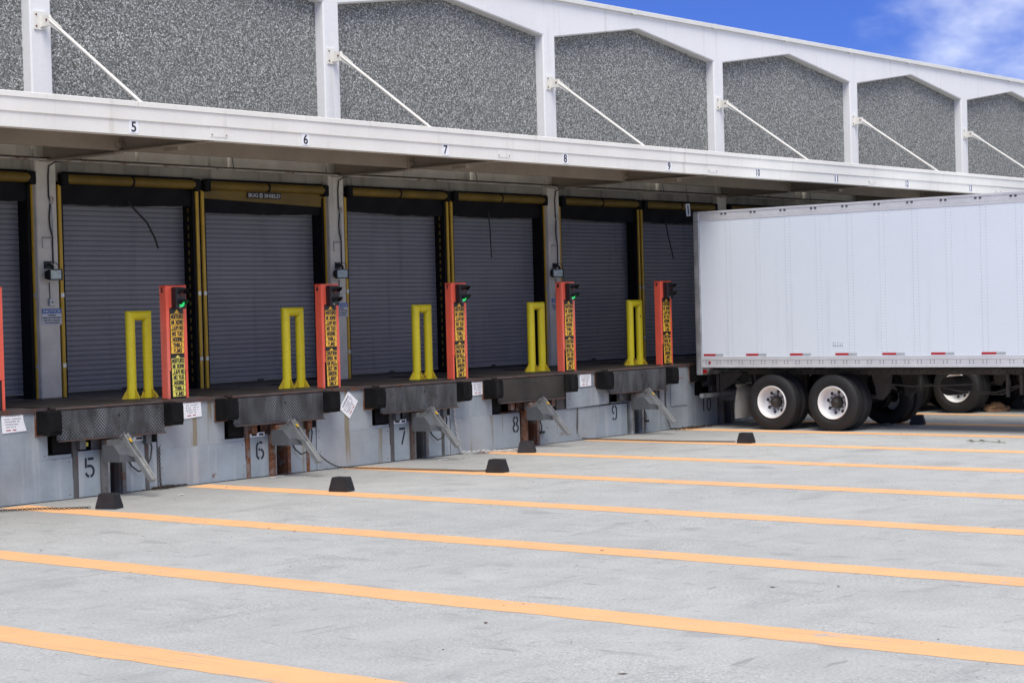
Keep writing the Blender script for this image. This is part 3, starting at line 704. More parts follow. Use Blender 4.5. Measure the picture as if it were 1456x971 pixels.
        if n in (5, 7):
            lb = MB().box(.46, .64, -.034, -.021, .70, .755).build('label', 'whiteplate', rs); MB().box(.51, .62, -.036, -.0345, .715, .745).build('label_print', 'ink', lb)
    else:
        if n == 9: MB().box(-.42, -.24, .010, .0175, .64, .70).build('label', 'signyellow', rs)
        MB().bbox(-.62, -.11, .02, .05, .60, .80, .004).build('upper_panel', 'plate' if n != 8 else 'rust', rs)
        if n == 8: MB().bbox(.30, .52, -.03, .0, .003, .62, .004).build('cover_panel', 'plate2', rs); MB().box(.29, .34, -.045, -.031, .003, .5).build('jamb_post', 'rust', rs)
for n, x, z in (('8', 7.46, .40), ('9', 10.315, .43), ('10', 13.34, .42)):
    o = stencil(n, .27).build('stencilled_number', 'stencil', dk); o.location = (x, -.0145, z)

# ------------------------------------------------------------------ wall signs
def warning_sign(x, z, rot, label, n, bent=False):
    s_ = thing('warning_sign', (x, -.022, z), label, 'sign', 'warning signs between the levelers'); s_.rotation_euler = (0, rot, 0)
    pl = MB()
    if bent: pl.prism([(-.17, .13), (.165, .135), (.17, .02), (.215, -.12), (-.16, -.135)], 1, -.004, .004)
    else: pl.prism([(-.165, .135), (.16, .135), (.165, -.13), (-.16, -.135)], 1, -.004, .004)
    pl.build('sign_face', 'whiteplate', s_)
    link('lettering', text('WARNING', .052, 'greyprint', .0006, .22), s_, (0, -.006, .095))
    rr = random.Random(n); pr_ = MB()
    for j, (w0, w1) in enumerate(((-.13, .13), (-.12, .11), (-.12, .09), (-.10, .06))):
        x_ = w0; zz_ = .045-j*.034
        while x_ < w1:                     # small print, too fine to read
            l_ = rr.uniform(.010, .020)
            if rr.random() < .86: pr_.box(x_, x_+l_*.55, -.0062, -.0045, zz_-.009, zz_+.008+rr.uniform(-.003, .003))
            x_ += l_
    tag(pr_.build('small_print', 'greyprint', s_), kind='stuff')
    MB().box(-.10, -.03, -.0062, -.0045, -.105, -.092).box(.0, .055, -.0062, -.0045, -.105, -.092).build('arrow_print', 'redprint', s_)
warning_sign(-2.79, 1.075, 0, 'bent white warning sign between levelers four and five', 1, True)
warning_sign(.245, 1.085, -.05, 'white warning sign on the steel sheet between levelers five and six', 2)
warning_sign(3.40, .955, math.radians(-52), 'white warning sign hanging askew like a diamond between levelers six and seven', 3)
warning_sign(6.49, 1.085, -.02, 'white warning sign on the steel sheet between levelers seven and eight', 4)
warning_sign(9.455, 1.085, 0, 'upright white warning sign above a tilted steel sheet between levelers eight and nine', 5)
warning_sign(12.50, 1.06, .06, 'white warning sign beside the docked trailer between levelers nine and ten', 6)

colname = {0: 'the concrete column between plates 5 and 6', 1: 'the concrete column by the post of plate 7', 2: 'the concrete column by the post of plate 9'}
for k in (0, 1, 2):
    x0 = S*k
    nm = ('nearest the red post numbered five', 'behind the red post numbered six', 'behind the red post numbered eight')[k]
    s_ = thing('notice_sign', (x0-.14, 2.595, 2.43), f'blue and white notice sign on the concrete column {nm}', 'sign', 'notice signs on the columns')
    box(-.175, .175, -.006, .0, -.12, .12).build('sign_face', 'whitegrey', s_)
    box(-.175, .175, -.009, -.0065, .048, .12).build('header_band', 'noticeblue', s_)
    link('lettering', text('NOTICE', .062, 'whitegrey', .001, .30), s_, (0, -.0108, .083))
    for j, t in enumerate(('WHEELS', 'MUST BE CHOCKED', 'BEFORE LOADING', 'OR UNLOADING')):
        link('lettering', text(t, .030, 'ink', .0004, (.15, .32, .29, .26)[j]), s_, (0, -.008, .022-j*.037))
    # floodlight with bracket
    fl = thing('floodlight', (x0-.19, 2.60, 3.05), f'small square floodlight on the concrete column {nm}', 'floodlight', 'floodlights on the columns')
    ry = (0, .35, .55)[k]
    hd = MB().prism([(-.20, -.085), (-.20, .075), (-.09, .045), (-.09, -.055)], 0, -.12, .12).build('lamp_housing', 'black', fl)
    fm = MB()
    for q in ((-.115, .115, .062, .080), (-.115, .115, -.085, -.066), (-.115, -.095, -.066, .062), (.095, .115, -.066, .062)): fm.box(q[0], q[1], -.212, -.2005, q[2], q[3])
    fm.build('lamp_frame', 'black', fl); box(-.0945, .0945, -.206, -.2005, -.065, .061).build('lamp_glass', 'glassy', fl)
    hd.rotation_euler.z = -ry
    for ch_ in fl.children: ch_.rotation_euler.z = -ry
    MB().tube([(0, -.12, .045), (0, -.13, .12), (.0, -.05, .15), (0, -.004, .15)], .022, 8).box(-.06, .06, -.02, -.003, .09, .20).build('bracket', 'black', fl)
    lp = [(.13*math.cos(t)*.9, -.12, .10+.09*math.sin(t)) for t in [i*PI/8 for i in range(0, 9)]]
    MB().tube(lp, .006, 6).build('yoke', 'black', fl)
    cd_ = thing('wall_conduit', (x0, 0, 0), f'thin conduit and cable running down the concrete column {nm}', 'conduit', 'conduits on the columns')
    MB().tube([(.0, 2.42, 4.72), (-.06, 2.5, 4.72), (-.125, 2.57, 4.66), (-.135, 2.585, 4.5), (-.135, 2.585, 4.2), (-.11, 2.585, 4.12), (-.14, 2.58, 3.9), (-.13, 2.58, 3.75), (-.09, 2.585, 3.62), (-.09, 2.585, 3.2)], .012, 6).build('conduit_run', 'black', cd_)
    MB().tube([(-.105, 2.585, 4.15), (-.075, 2.585, 4.0), (-.075, 2.585, 3.66)], .008, 6).build('spare_cable', 'galv', cd_)
    MB().bbox(-.125, -.06, 2.565, 2.598, 4.10, 4.20, .005).build('junction_box', 'conduit', cd_)
    MB().bbox(-.27, -.16, 2.575, 2.598, 3.44, 3.58, .005).build('cover_box', 'column', cd_)
    MB().tube([(-.27, 2.59, 3.6), (-.06, 2.59, 3.6)], .012, 6).build('cross_pipe', 'conduit', cd_)
    MB().tube([(-.17, 2.585, 2.94), (-.165, 2.585, 2.70)], .007, 6).build('drop_cable', 'cable', cd_)
    sw = MB().bbox(-.20, -.12, 2.545, 2.598, 2.59, 2.70, .006).build('switch_box', 'galvdull', cd_); box(-.165, -.15, 2.535, 2.5445, 2.63, 2.66).build('toggle', 'black', sw)
def px_strip(name, pts, r, label, cat):
    return tag(MB().tube(pts, r, 6).build(name, 'cable'), label, cat)
px_strip('hanging_strap', [(1.44, 2.70, 4.18), (1.56, 2.67, 4.05), (1.76, 2.64, 3.86), (1.90, 2.63, 3.62), (1.96, 2.63, 3.46)], .016, 'curved black strap hanging from the roller door behind bollard 5', 'strap')
px_strip('hanging_strap', [(10.08, 2.66, 4.22), (10.10, 2.64, 3.9), (10.12, 2.64, 3.35)], .012, 'straight thin black strap hanging over the roller door behind bollard 8', 'strap')
px_strip('hanging_strap', [(15.98, 2.66, 4.20), (16.03, 2.64, 3.9), (16.20, 2.62, 3.35)], .014, 'black strap hanging over the roller door next to the trailer', 'strap')
n1 = thing('number_tag', (14.36, .98, 4.265), 'small white tag reading 1 hanging above the trailer corner', 'number tag'); n1.rotation_euler = (0, -.10, 0)
box(-.075, .075, 0, .004, -.125, .125).build('tag_face', 'whiteplate', n1); link('digit', text('1', .26, 'ink', .006), n1, (0, -.002, 0))
MB().tube([(0, .002, .125), (0, .002, .50)], .004, 5).build('hanging_wire', 'black', n1)

# ------------------------------------------------------------------ signal posts and bollard guards
PX = [(-3.14, 4), (-.035, 5), (3.037, 6), (6.064, 7), (9.045, 8), (12.098, 9)]
WORDS = ['CAUTION', 'BACK IN', 'OR PULL', 'OUT ON', 'GREEN', 'LIGHT', 'ONLY']
for x, n in PX:
    lit = n in (5, 7, 8)
    sp = thing('signal_post', (x, .15, H+.010), f'red signal post numbered {WDN[n]} on its side, '+('green lamp lit' if lit else 'lamps unlit')+(', both caution signs mirrored' if n == 5 else ''), 'signal post', 'red signal posts')
    w_ = .375; ht = 1.585
    MB().bbox(0, w_, .018, .135, 0, ht, .006).build('post', 'redpost', sp)
    MB().box(.0, .04, .0, .0175, .0, .385).box(w_-.04, w_, .0, .0175, .0, .385).box(.0, w_, .0, .0175, .39, ht-.005).box(-.006, w_+.006, -.004, .14, ht+.001, ht+.008).build('front_cover', 'redpost', sp)
    box(.04, w_-.04, .0105, .0175, .0, .385).build('recess', 'black', sp)
    if n == 4: continue
    # signal head
    tl_ = MB().bbox(.10, .285, -.11, -.001, 1.26, 1.565, .01).build('signal_head', 'black', sp)
    for z, lm in ((1.485, 'darkred'), (1.335, 'green' if lit else 'darkgreen')):
        MB().lathe([(-.118, .001), (-.122, .03), (-.116, .046), (-.1105, .05)], (.2, 0, z), 1, 18).build('lens', lm, tl_)
        vz = [(.2+.056*math.cos(t), z+.056*math.sin(t)) for t in [math.radians(-15+210*i/10) for i in range(11)]]
        vv = [(p, -.108, q) for p, q in vz]+[(p, -.108-.13*max(.25, min(1, .55+(q-z)*9)), q) for p, q in vz]
        vi = [(.2+(p-.2)*.9, y, z+(q-z)*.9) for p, y, q in vv]
        MB().add(vv, [(i, i+1, 12+i, 11+i) for i in range(10)], True).add(vi, [(i+1, i, 11+i, 12+i) for i in range(10)], True).build('visor', 'black', tl_)
    MB().box(.155, .185, -.114, -.1105, 1.275, 1.29).build('maker_label', 'whitegrey', tl_)
    # caution signs: tall black backing, a row plate for each word
    for part, (z0, z1) in enumerate(((.63, 1.19), (.02, .565))):
        mir = part == 0 or n == 5
        sx_ = .062+(.010 if part else 0); sw = .245
        cs = box(sx_, sx_+sw, -.010, -.001, z0-.012, z1+(.085 if part == 0 else .055)).build('caution_sign', 'black', sp)
        if part: cs.rotation_euler.y = -.02 if n != 7 else -.035
        mt_ = 'signorange' if (part == 0 or n != 5) else 'signyellow'
        rh = (z1-z0)/7
        for j, wd in enumerate(WORDS):
            zc = z1-rh*(j+.5)
            rp = link('word_plate', box(.006, sw-.006, -.0135, -.0105, -rh/2+.003, rh/2-.003).mesh('word_plate', mt_), cs, (sx_, 0, zc))
            link('lettering', block_text(wd, {'CAUTION': .205, 'BACK IN': .195, 'OR PULL': .20, 'OUT ON': .18, 'GREEN': .165, 'LIGHT': .15, 'ONLY': .135}[wd], .044, mir), rp, (sw/2, -.0142, 0))
        zt = z1+(.035 if part == 0 else .02); hh = .05 if part == 0 else .03
        MB().prism([(sx_+sw/2-.045, zt-hh*.5), (sx_+sw/2+.045, zt-hh*.5), (sx_+sw/2, zt+hh*.6)], 1, -.013, -.0102).build('warning_triangle', mt_, cs)
    dg_ = link('digit', text(str(n), .09, 'ink', .004), sp, (-.0015, .075, ht-.06)); dg_.rotation_euler.z = -PI/2
for x, n in [(-.188, 5), (2.851, 6), (5.835, 7), (8.90, 8), (11.935, 9)]:
    bg = thing('bollard_guard', (x, .75, H+.014), f'yellow upside-down U pipe guard beside the red post numbered {WDN[n]}', 'bollard guard', 'yellow pipe guards')
    d_ = .30; r0 = .070; zt = 1.175
    MB().tube([(0, 0, 0), (0, 0, zt-.005), (0.0005, 0, zt)], r0, 18).build('leg', 'ybollard', bg)
    MB().tube([(d_, 0, 0), (d_, 0, zt-.005)], r0, 18).build('leg', 'ybollard', bg)
    cb = MB(); seg = 18; rings = []          # mitred cross pipe
    for i, s_ in ((0, 1), (1, -1)):
        rings.append([(i*d_ - s_*r0*math.sin(2*PI*k/seg), r0*math.cos(2*PI*k/seg), zt+r0*math.sin(2*PI*k/seg)) for k in range(seg)])
    cb.add(rings[0]+rings[1], [(k, (k+1) % seg, seg+(k+1) % seg, seg+k) for k in range(seg)], True)
    for i, s_ in ((0, 1), (1, -1)):           # cap the legs up to the mitre
        top = rings[i]; bot = [(i*d_-s_*r0*math.sin(2*PI*k/seg), r0*math.cos(2*PI*k/seg), zt-.006) for k in range(seg)]
        cb.add(top+bot, [(k, seg+k, seg+(k+1) % seg, (k+1) % seg) for k in range(seg)], True)
    cb.build('cross_pipe', 'ybollard', bg)
    for i, x_ in enumerate((0, d_)):
        gz = MB()
        for sgn in (-1, 1):
            gz.prism([(x_+sgn*.06, .0), (x_+sgn*(.18 if (sgn < 0) == (i == 0) else .14), .0), (x_+sgn*(.18 if (sgn < 0) == (i == 0) else .14), .015), (x_+sgn*.06, .165)], 1, -.006, .006)
            gz.prism([(sgn*.06, .0), (sgn*.17, .0), (sgn*.17, .015), (sgn*.06, .165)], 0, x_-.006, x_+.006)
        gz.build('gusset', 'yfoot', bg)

# ------------------------------------------------------------------ chocks and chains
def chock(x, y, ang, label, s=1.0):
    o = thing('wheel_chock', (x, y, .004), label, 'wheel chock', 'black wheel chocks'); o.rotation_euler = (0, 0, ang)
    L_, T_, h_, wd = .145*s, .10*s, .19*s, .095*s
    bd = MB(); b4 = [(-L_, -wd), (L_, -wd), (L_, wd), (-L_, wd)]; t4 = [(-T_, -wd*.8), (T_, -wd*.8), (T_, wd*.8), (-T_, wd*.8)]
    bd.add([(p, q, 0) for p, q in b4]+[(p*1.0, q, .02) for p, q in b4]+[(p, q, h_) for p, q in t4],
           [(3, 2, 1, 0), (0, 1, 5, 4), (1, 2, 6, 5), (2, 3, 7, 6), (3, 0, 4, 7), (4, 5, 9, 8), (5, 6, 10, 9), (6, 7, 11, 10), (7, 4, 8, 11), (8, 9, 10, 11)])
    bd.build('wedge', 'chock', o)
    rb = MB()
    for j in range(5):
        t = (j+1)/6.; z = .02+(h_-.02)*t; xx = L_+(T_-L_)*t; yy = wd*(1-.2*t)
        rb.box(xx-.012, xx+.008, -yy*.95, yy*.95, z-.008, z+.004); rb.box(-xx-.008, -xx+.012, -yy*.95, yy*.95, z-.008, z+.004)
    tag(rb.build('grip_rib', 'chock', o), kind='stuff')
    MB().tube([(-L_-.02, -.02, .03), (-L_-.03, 0, .05), (-L_-.02, .02, .03), (-L_+.01, .02, .03)], .006, 6).build('eye_bolt', 'galv', o)
AY = -PI/2
chock(-2.45, -1.50, AY+.35, 'black wheel chock on the orange line in front of leveler 5')
chock(.45, -2.72, AY+.2, 'black wheel chock without visible chain on the orange line between docks 5 and 6')
chock(3.54, -2.85, AY+.2, 'black wheel chock at the end of a rusty chain between docks six and seven')
chock(6.65, -.90, AY+.55, 'black wheel chock beside a bright chain, close to the wall under stencilled 8')
chock(9.63, -3.25, AY+.1, 'black wheel chock on the orange line in front of the docked trailer wheels', .92)
chock(14.72, -3.82, AY+.3, 'black wheel chock under the trailer touching its far tyre', .95)
chock(19.85, -3.52, AY+.2, 'black wheel chock beside the crumpled brown paper behind the trailer')
def dense(pts, step):
    P = [Vector(p) for p in pts]; out = []; carry = 0.
    for a, b_ in zip(P, P[1:]):
        L_ = (b_-a).length; t = carry
        while t < L_: out.append((a+(b_-a)*(t/L_), (b_-a).normalized())); t += step
        carry = t-L_
    return out
def smooth_pts(pts, n=6):
    P = [Vector(p) for p in pts]; out = []
    for i in range(len(P)-1):
        p0, p1, p2, p3 = P[max(i-1, 0)], P[i], P[i+1], P[min(i+2, len(P)-1)]
        for j in range(n):
            t = j/n; out.append(.5*((2*p1)+(-p0+p2)*t+(2*p0-5*p1+4*p2-p3)*t*t+(-p0+3*p1-3*p2+p3)*t**3))
    out.append(P[-1]); return out
def chain(pts, label, m='chain', wire=.0048, ln=.042, wob=.0, pile=None):
    rr = random.Random(len(label)); mb = MB()
    if wob: pts = [pts[0]]+[(p[0]+rr.uniform(-wob, wob), p[1]+rr.uniform(-wob, wob), p[2]) for p in pts[1:-1]]+[pts[-1]]
    sp = dense(smooth_pts(pts), ln*.72)
    if pile:
        for _ in range(pile[3]):
            a = rr.uniform(0, 2*PI); p = Vector((pile[0]+rr.gauss(0, pile[2]), pile[1]+rr.gauss(0, .05), .012+rr.uniform(0, .025)))
            sp.append((p, Vector((math.cos(a), math.sin(a), rr.uniform(-.2, .2))).normalized()))
    for i, (p, t) in enumerate(sp):
        up = Vector((0, 0, 1)) if abs(t.z) < .9 else Vector((0, 1, 0))
        sd = t.cross(up).normalized(); up = sd.cross(t)
        ang = (i % 2)*PI/2+.5; w_ = sd*math.cos(ang)+up*math.sin(ang)
        ring = []
        for k in range(8):
            a = 2*PI*k/8; ring.append(p+t*(ln/2)*math.cos(a)+w_*(ln*.33)*math.sin(a))
        nrm = t.cross(w_); vs_ = []
        for k, q in enumerate(ring):
            rad = (q-p).normalized()
            vs_ += [q+rad*wire, q+nrm*wire, q-rad*wire, q-nrm*wire]
        mb.add(vs_, [(k*4+j, k*4+(j+1) % 4, ((k+1) % 8)*4+(j+1) % 4, ((k+1) % 8)*4+j) for k in range(8) for j in range(4)], True)
    zmin = min(v_[2] for v_ in mb.v)
    if zmin < .0045: mb.v = [(a, b_, c__+(.0045-zmin)) for a, b_, c__ in mb.v]
    return tag(mb.build('chain', m), label, 'chain', 'chock chains')
Z = .022
chain([(-3.9, -.35, Z), (-3.3, -.62, Z), (-2.95, -.9, Z), (-2.85, -1.05, Z), (-2.78, -1.12, Z), (-2.68, -1.25, Z), (-2.60, -1.31, Z)], 'dark chain lying along the orange line to the chock before leveler 5', wob=.03)
chain([(-.385, -.035, .56), (-.385, -.035, .3), (-.38, -.04, .06), (-.36, -.06, Z), (-.2, -.07, Z), (.05, -.08, Z)], 'rusty chain hanging down the wall beside stencilled 5 into a heap', pile=(-.35, -.07, .16, 60))
chain([(2.53, -.04, .70), (2.56, -.05, .45), (2.70, -.06, .20), (2.95, -.10, .05), (3.12, -.22, Z), (3.20, -.6, Z), (3.28, -1.2, Z), (3.36, -1.9, Z), (3.46, -2.5, Z), (3.52, -2.66, Z)], 'rusty chain from the wall beside stencilled 6 along the orange line', wob=.05)
chain([(5.83, -.04, .92), (5.86, -.04, .5), (5.93, -.06, .1), (6.0, -.10, Z), (6.2, -.28, Z), (6.36, -.42, Z), (6.5, -.66, Z), (6.62, -.74, Z)], 'bright steel chain hanging beside the restraint of stencilled 7', 'chainzinc', .0065, .058, .02, (6.21, -.29, .06, 26))
chain([(9.165, -.05, .57), (9.19, -.05, .3), (9.27, -.06, .08), (9.34, -.12, Z), (9.36, -.5, Z), (9.40, -1.2, Z), (9.44, -2.0, Z), (9.50, -2.6, Z), (9.58, -3.05, Z)], 'rusty chain from under the tilted sheet to the chock before the trailer', wob=.06)
chain([(11.95, -.05, .95), (11.95, -.05, .5), (11.95, -.05, .08), (12.05, -.10, Z), (12.3, -.28, Z), (12.6, -.3, Z), (12.9, -.4, Z)], 'rusty chain hanging behind the hook bar beside stencilled 9', wob=.03, pile=(12.5, -.3, .28, 90))

# ------------------------------------------------------------------ trailers
def wheel(parent, x_out, y, side, inner):
    """one tyre; x_out is its outboard face, side -1 faces -X, +1 faces +X"""
    R, wd = .515, .275; d = side
    mb = MB(); cen = (x_out, y, R)
    t = [(0.055, .300), (.015, .335), (.0, .40), (.012, .465), (.030, .495), (.040, .505)]
    prof = [(-d*h, r) for h, r in t]
    for g0 in (.075, .125, .175, .225):       # tread grooves
        prof += [(-d*(g0-.035+.004), .513), (-d*(g0-.008), .514), (-d*(g0-.008), .503), (-d*(g0), .503), (-d*(g0), .514)]
    prof += [(-d*.245, .503), (-d*.262, .465), (-d*.275, .40), (-d*.262, .335), (-d*.22, .300)]
    if d > 0: prof = prof[::-1]
    w_ = mb.lathe(prof, cen, 0, 48).build('tyre', 'tyre', parent)
    return w_
def rim(parent, x_out, y, side, deep=True):
    R = .515; d = side; cen = (x_out, y, R); mb = MB()
    dish = .205
    prof = [(.050, .304), (.012, .300), (.010, .288), (.040, .278), (.060, .262), (dish-.01, .250), (dish, .235), (dish+.005, .12), (dish+.02, .115)]
    prof = [(-d*h, r) for h, r in prof]
    if d > 0: prof = prof[::-1]
    rm_ = mb.lathe(prof, cen, 0, 40).build('rim', 'rim', parent)
    hh = MB()
    for k in range(8):
        a = 2*PI*k/8+.2
        hh.lathe([(-d*(dish-.003), .001), (-d*(dish-.004), .030), (-d*(dish+.002), .032)], (x_out, y+.190*math.cos(a), R+.190*math.sin(a)), 0, 10)
    tag(hh.build('hand_hole', 'hub', rm_), kind='stuff')
    lg = MB()
    for k in range(10):
        a = 2*PI*k/10; lg.tube([(x_out-d*dish, y+.142*math.cos(a), R+.142*math.sin(a)), (x_out-d*(dish-.035), y+.142*math.cos(a), R+.142*math.sin(a))], .013, 6)
    tag(lg.build('lug_nuts', 'hub', rm_), kind='stuff')
    pr = [(dish, .112), (dish-.045, .108), (dish-.05, .088), (dish-.09, .082), (dish-.105, .07), (dish-.108, .03), (dish-.115, .028), (dish-.117, .001)]
    pr = [(-d*h, r) for h, r in pr]
    if d > 0: pr = pr[::-1]
    MB().lathe(pr, cen, 0, 24).build('hub', 'hub', rm_)
_rivet = {}
def trailer(loc, label, tand=0., detail=True):
    t = thing('semi_trailer', loc, label, 'trailer', 'box trailers backed to the dock')
    Wd, L_ = 2.59, 14.6; zb, zt = 1.36, 3.935
    MB().box(.025, Wd-.025, -L_+.03, -.12, zb-.03, zt+.05).build('inner_box', 'trailer', t)
    # side sheets lapped at every post
    seams = []; y = 0.77
    while y < L_-.2: seams.append(y); y += .6425
    eds = [.128]+seams+[L_]
    mr = MB()
    for (dz) in range(46):
        z = zb+.03+dz*.0556
        for yo in (-.052, .052): mr.lathe([(-.004, .001), (-.003, .0065), (0, .0085)], (0, yo, z), 0, 6)
    rm_ = mr.mesh('rivets', 'rivet')
    for i, (p, q) in enumerate(zip(eds, eds[1:])):
        off = .0015*(i % 2)
        pn = MB().box(.012-off, .024, -q-.06*(i < len(eds)-2), -p-.002, zb, zt).build('side_panel', 'trailer', t)
        if detail and 0 < i < 15:
            o = link('rivets', rm_, pn); o.location = (.0105, -p-.0, 0); tag(o, kind='stuff')
        MB().box(Wd-.024, Wd-.012+off, -q, -p-.002, zb, zt).build('side_panel', 'trailer', t)
    for s_, xx in ((-1, 0.), (1, Wd)):
        f = lambda a, b_: (xx+a, xx+b_) if s_ < 0 else (xx-b_, xx-a)
        a, b_ = f(.004, .03); tr = MB().box(a, b_, -L_, -.128, zt-.002, 4.075).box(*f(-.004, .03), -L_, -.10, 4.076, 4.10).build('top_rail', 'alu', t)
        br = MB().box(*f(.0, .03), -L_, -.128, 1.20, zb+.002).box(*f(-.008, .04), -L_, -.128, 1.16, 1.20).box(*f(-.006, .0), -L_, -.128, 1.305, 1.318).build('bottom_rail', 'alu', t)
        if s_ < 0 and detail:
            rv = MB()
            for j in range(200):
                yy = -.18-j*.0525
                rv.lathe([(-.004, .001), (-.003, .0065), (0, .0085)], (.004, yy, 3.985), 0, 5)
                rv.lathe([(-.004, .001), (-.003, .0065), (0, .0085)], (0, yy, 1.345), 0, 5)
            tag(rv.build('rivets', 'rivet', tr), kind='stuff')
            rv = MB()
            for j in range(44):
                for dz in (1.235, 1.275):
                    for dd in (0, .07): rv.tube([(.0, -.22-j*.245-dd, dz), (-.004, -.22-j*.245-dd, dz)], .009, 6)
            tag(rv.build('bolts', 'chassis', br), kind='stuff')
            for j in range(17):
                ml = MB()
                for dd in (0, .085): ml.bbox(-.006, .0035, -.62-j*.6425-dd-.045, -.62-j*.6425-dd, 4.035, 4.06, .003)
                ml.build('rail_clip', 'chassis', tr)
    MB().box(-.004, Wd+.004, -L_, -.01, 4.101, 4.112).build('roof_sheet', 'alu', t)
    box(.03, Wd-.03, -L_-.02, -L_, 1.16, 4.075).build('front_wall', 'trailer', t)
    # rear frame and doors
    for p, q in ((-.012, .11), (Wd-.11, Wd+.012)): MB().bbox(p, q, -.126, .0, 1.02, 3.93, .008).build('rear_post', 'galvdull', t)
    MB().bbox(-.012, Wd+.012, -.126, -.002, 3.935, 4.09, .008).build('rear_header', 'galvdull', t)
    MB().bbox(.112, Wd-.112, -.126, .0, 1.02, 1.22, .006).build('rear_sill', 'galvdull', t)
    for p, q in ((.115, Wd/2-.01), (Wd/2+.01, Wd-.115)): box(p, q, -.06, -.02, 1.23, 3.93).build('rear_door', 'trailer', t)
    MB().prism([(-.127, 1.158), (-.127, 1.03), (-.22, 1.03), (-.30, 1.158)], 0, .0, .05).build('lamp_bracket', 'galv', t)
    MB().bbox(-.006, .0, -.235, -.14, 1.05, 1.12, .002).build('tail_lamp', 'redlens', t)
    MB().lathe([(-.022, .001), (-.020, .018), (-.008, .026), (0, .026)], (0, -.30, 1.255), 0, 14).build('marker_lamp', 'redlens', t)
    for j in range(14):
        y0 = -.16-j*.945
        tp = box(.006, .0102, y0-.27, y0, 1.378, 1.416).build('reflective_tape', 'tapered', t); box(.006, .0102, y0-.44, y0-.271, 1.378, 1.416).build('silver_half', 'tapewhite', tp)
    pt = MB().box(.006, .0102, -3.16, -2.95, 1.55, 1.615).build('patch_plate', 'trailer', t)
    pv = MB()
    for p in (-3.145, -3.10, -3.05, -3.0, -2.965):
        for z in (1.56, 1.605): pv.tube([(.006, p, z), (.002, p, z)], .007, 5)
    pv.build('rivets', 'chassislight', pt)
    # underside
    cmn = MB().box(.16, Wd-.16, -.03, .03, 1.106, 1.158).mesh('crossmember', 'chassis')
    for j in range(46): link('crossmember', cmn, t, (0, -.30-j*.305, 0))
    for xx in (.62, 1.90):
        rl = MB().box(xx, xx+.07, -7.2, -.75, 1.005, 1.105).build('slider_rail', 'chassislight', t)
        hl = MB()
        for j in range(34): hl.tube([(xx-.002, -1.6-j*.152, 1.055), (xx+.01, -1.6-j*.152, 1.055)], .020, 8)
        tag(hl.build('pin_holes', 'black', rl), kind='stuff')
    # rear bumper guard
    MB().box(.05, Wd-.05, -.10, -.02, .58, .66).build('under_ride_bar', 'galvdull', t)
    for xx in (.62, 1.90):
        MB().box(xx, xx+.07, -.09, -.03, .661, 1.03).prism([(-.10, 1.03), (-.62, 1.03), (-.35, .80), (-.10, .68)], 0, xx+.02, xx+.045).build('guard_upright', 'chassislight', t)
    # tandem
    for yw in (-1.61, -2.89):
        yy = yw+tand
        MB().tube([(.35, yy, .515), (Wd-.35, yy, .515)], .065, 12).build('axle', 'chassis', t)
        for s_, xo in ((-1, .02), (1, Wd-.02)):
            ws = MB()
            o1 = wheel(t, xo, yy, s_, False); rim(o1, xo, yy, s_)
            o2 = wheel(t, xo-s_*.325, yy, s_, True)
            MB().lathe([(-s_*(.0), .20), (-s_*.18, .20)] if s_ < 0 else [(-s_*.18, .20), (-s_*.0, .20)], (xo-s_*.66, yy, .515), 0, 20).disc((xo-s_*.66, yy, .515), .2, 0, 20).build('brake_drum', 'chassis', t)
        for xx in (.72, 1.80):
            MB().prism([(yy+.55, 1.004), (yy+.25, 1.004), (yy+.30, .62), (yy+.42, .52), (yy+.5, .60)], 0, xx, xx+.09).build('spring_hanger', 'chassislight', t)
            sp = MB()
            for j in range(3): sp.prism([(yy+.44, .60+j*.012), (yy, .66+j*.02), (yy-.44, .60+j*.012), (yy-.44, .612+j*.012), (yy, .675+j*.02), (yy+.44, .612+j*.012)], 0, xx+.01, xx+.08)
            sp.build('leaf_spring', 'chassis', t)
    yy = -2.89+tand-.62
    for xx in (.70, 1.80): MB().prism([(yy+.18, 1.004), (yy-.20, 1.004), (yy-.16, .70), (yy-.02, .54), (yy+.08, .56), (yy+.10, .74)], 0, xx, xx+.10).build('front_hanger', 'chassislight', t)
    MB().tube([(.75, yy+.02, .60), (.75, yy+.75, .56)], .03, 8).build('torque_arm', 'chassislight', t)
    MB().tube([(.55, yy-.05, .86), (.5, yy-.7, .80), (.5, yy-1.4, .82), (.55, yy-1.9, .84)], .012, 6).tube([(.62, yy-.9, .84), (.6, yy-1.6, .72), (.6, yy-2.3, .70), (.62, yy-2.7, .82)], .012, 6).tube([(.66, yy-1.0, .84), (.64, yy-1.7, .68), (.64, yy-2.4, .66), (.66, yy-2.75, .82)], .012, 6).build('air_line', 'chassislight', t)
    MB().box(.55, .60, yy-2.55, yy-2.5, .62, 1.004).box(.55, .60, yy-2.8, yy-2.75, .66, 1.004).build('line_hanger', 'chassislight', t)
    MB().tube([(1.0, yy-1.2, .78), (1.6, yy-1.2, .78)], .17, 14).build('air_tank', 'chassis', t)
    # mud flaps
    for xx in (.03, Wd-.68):
        vs_, fs = [], []
        for j in range(8):
            tq = j/7; z = .80-.60*tq; yv = -.89+tand+.05*tq**2+.04*math.sin(tq*3)
            for kx in range(5): vs_.append((xx+.65*kx/4, yv+.012*math.sin(kx*1.6+tq*2), z))
        fs = [(j*5+k, j*5+k+1, j*5+k+6, j*5+k+5) for j in range(7) for k in range(4)]
        vb_ = [(p, q+.01, r) for p, q, r in vs_]
        mf = MB().add(vs_, [tuple(reversed(q)) for q in fs], True).add(vb_, fs, True)
        mf = mf.build('mud_flap', 'flap', t)
        MB().box(xx-.01, xx+.66, -.93+tand, -.855+tand, .79, .84).box(xx+.60, xx+.64, -.92+tand, -.87+tand, .84, 1.03).build('flap_bracket', 'chassislight', mf)
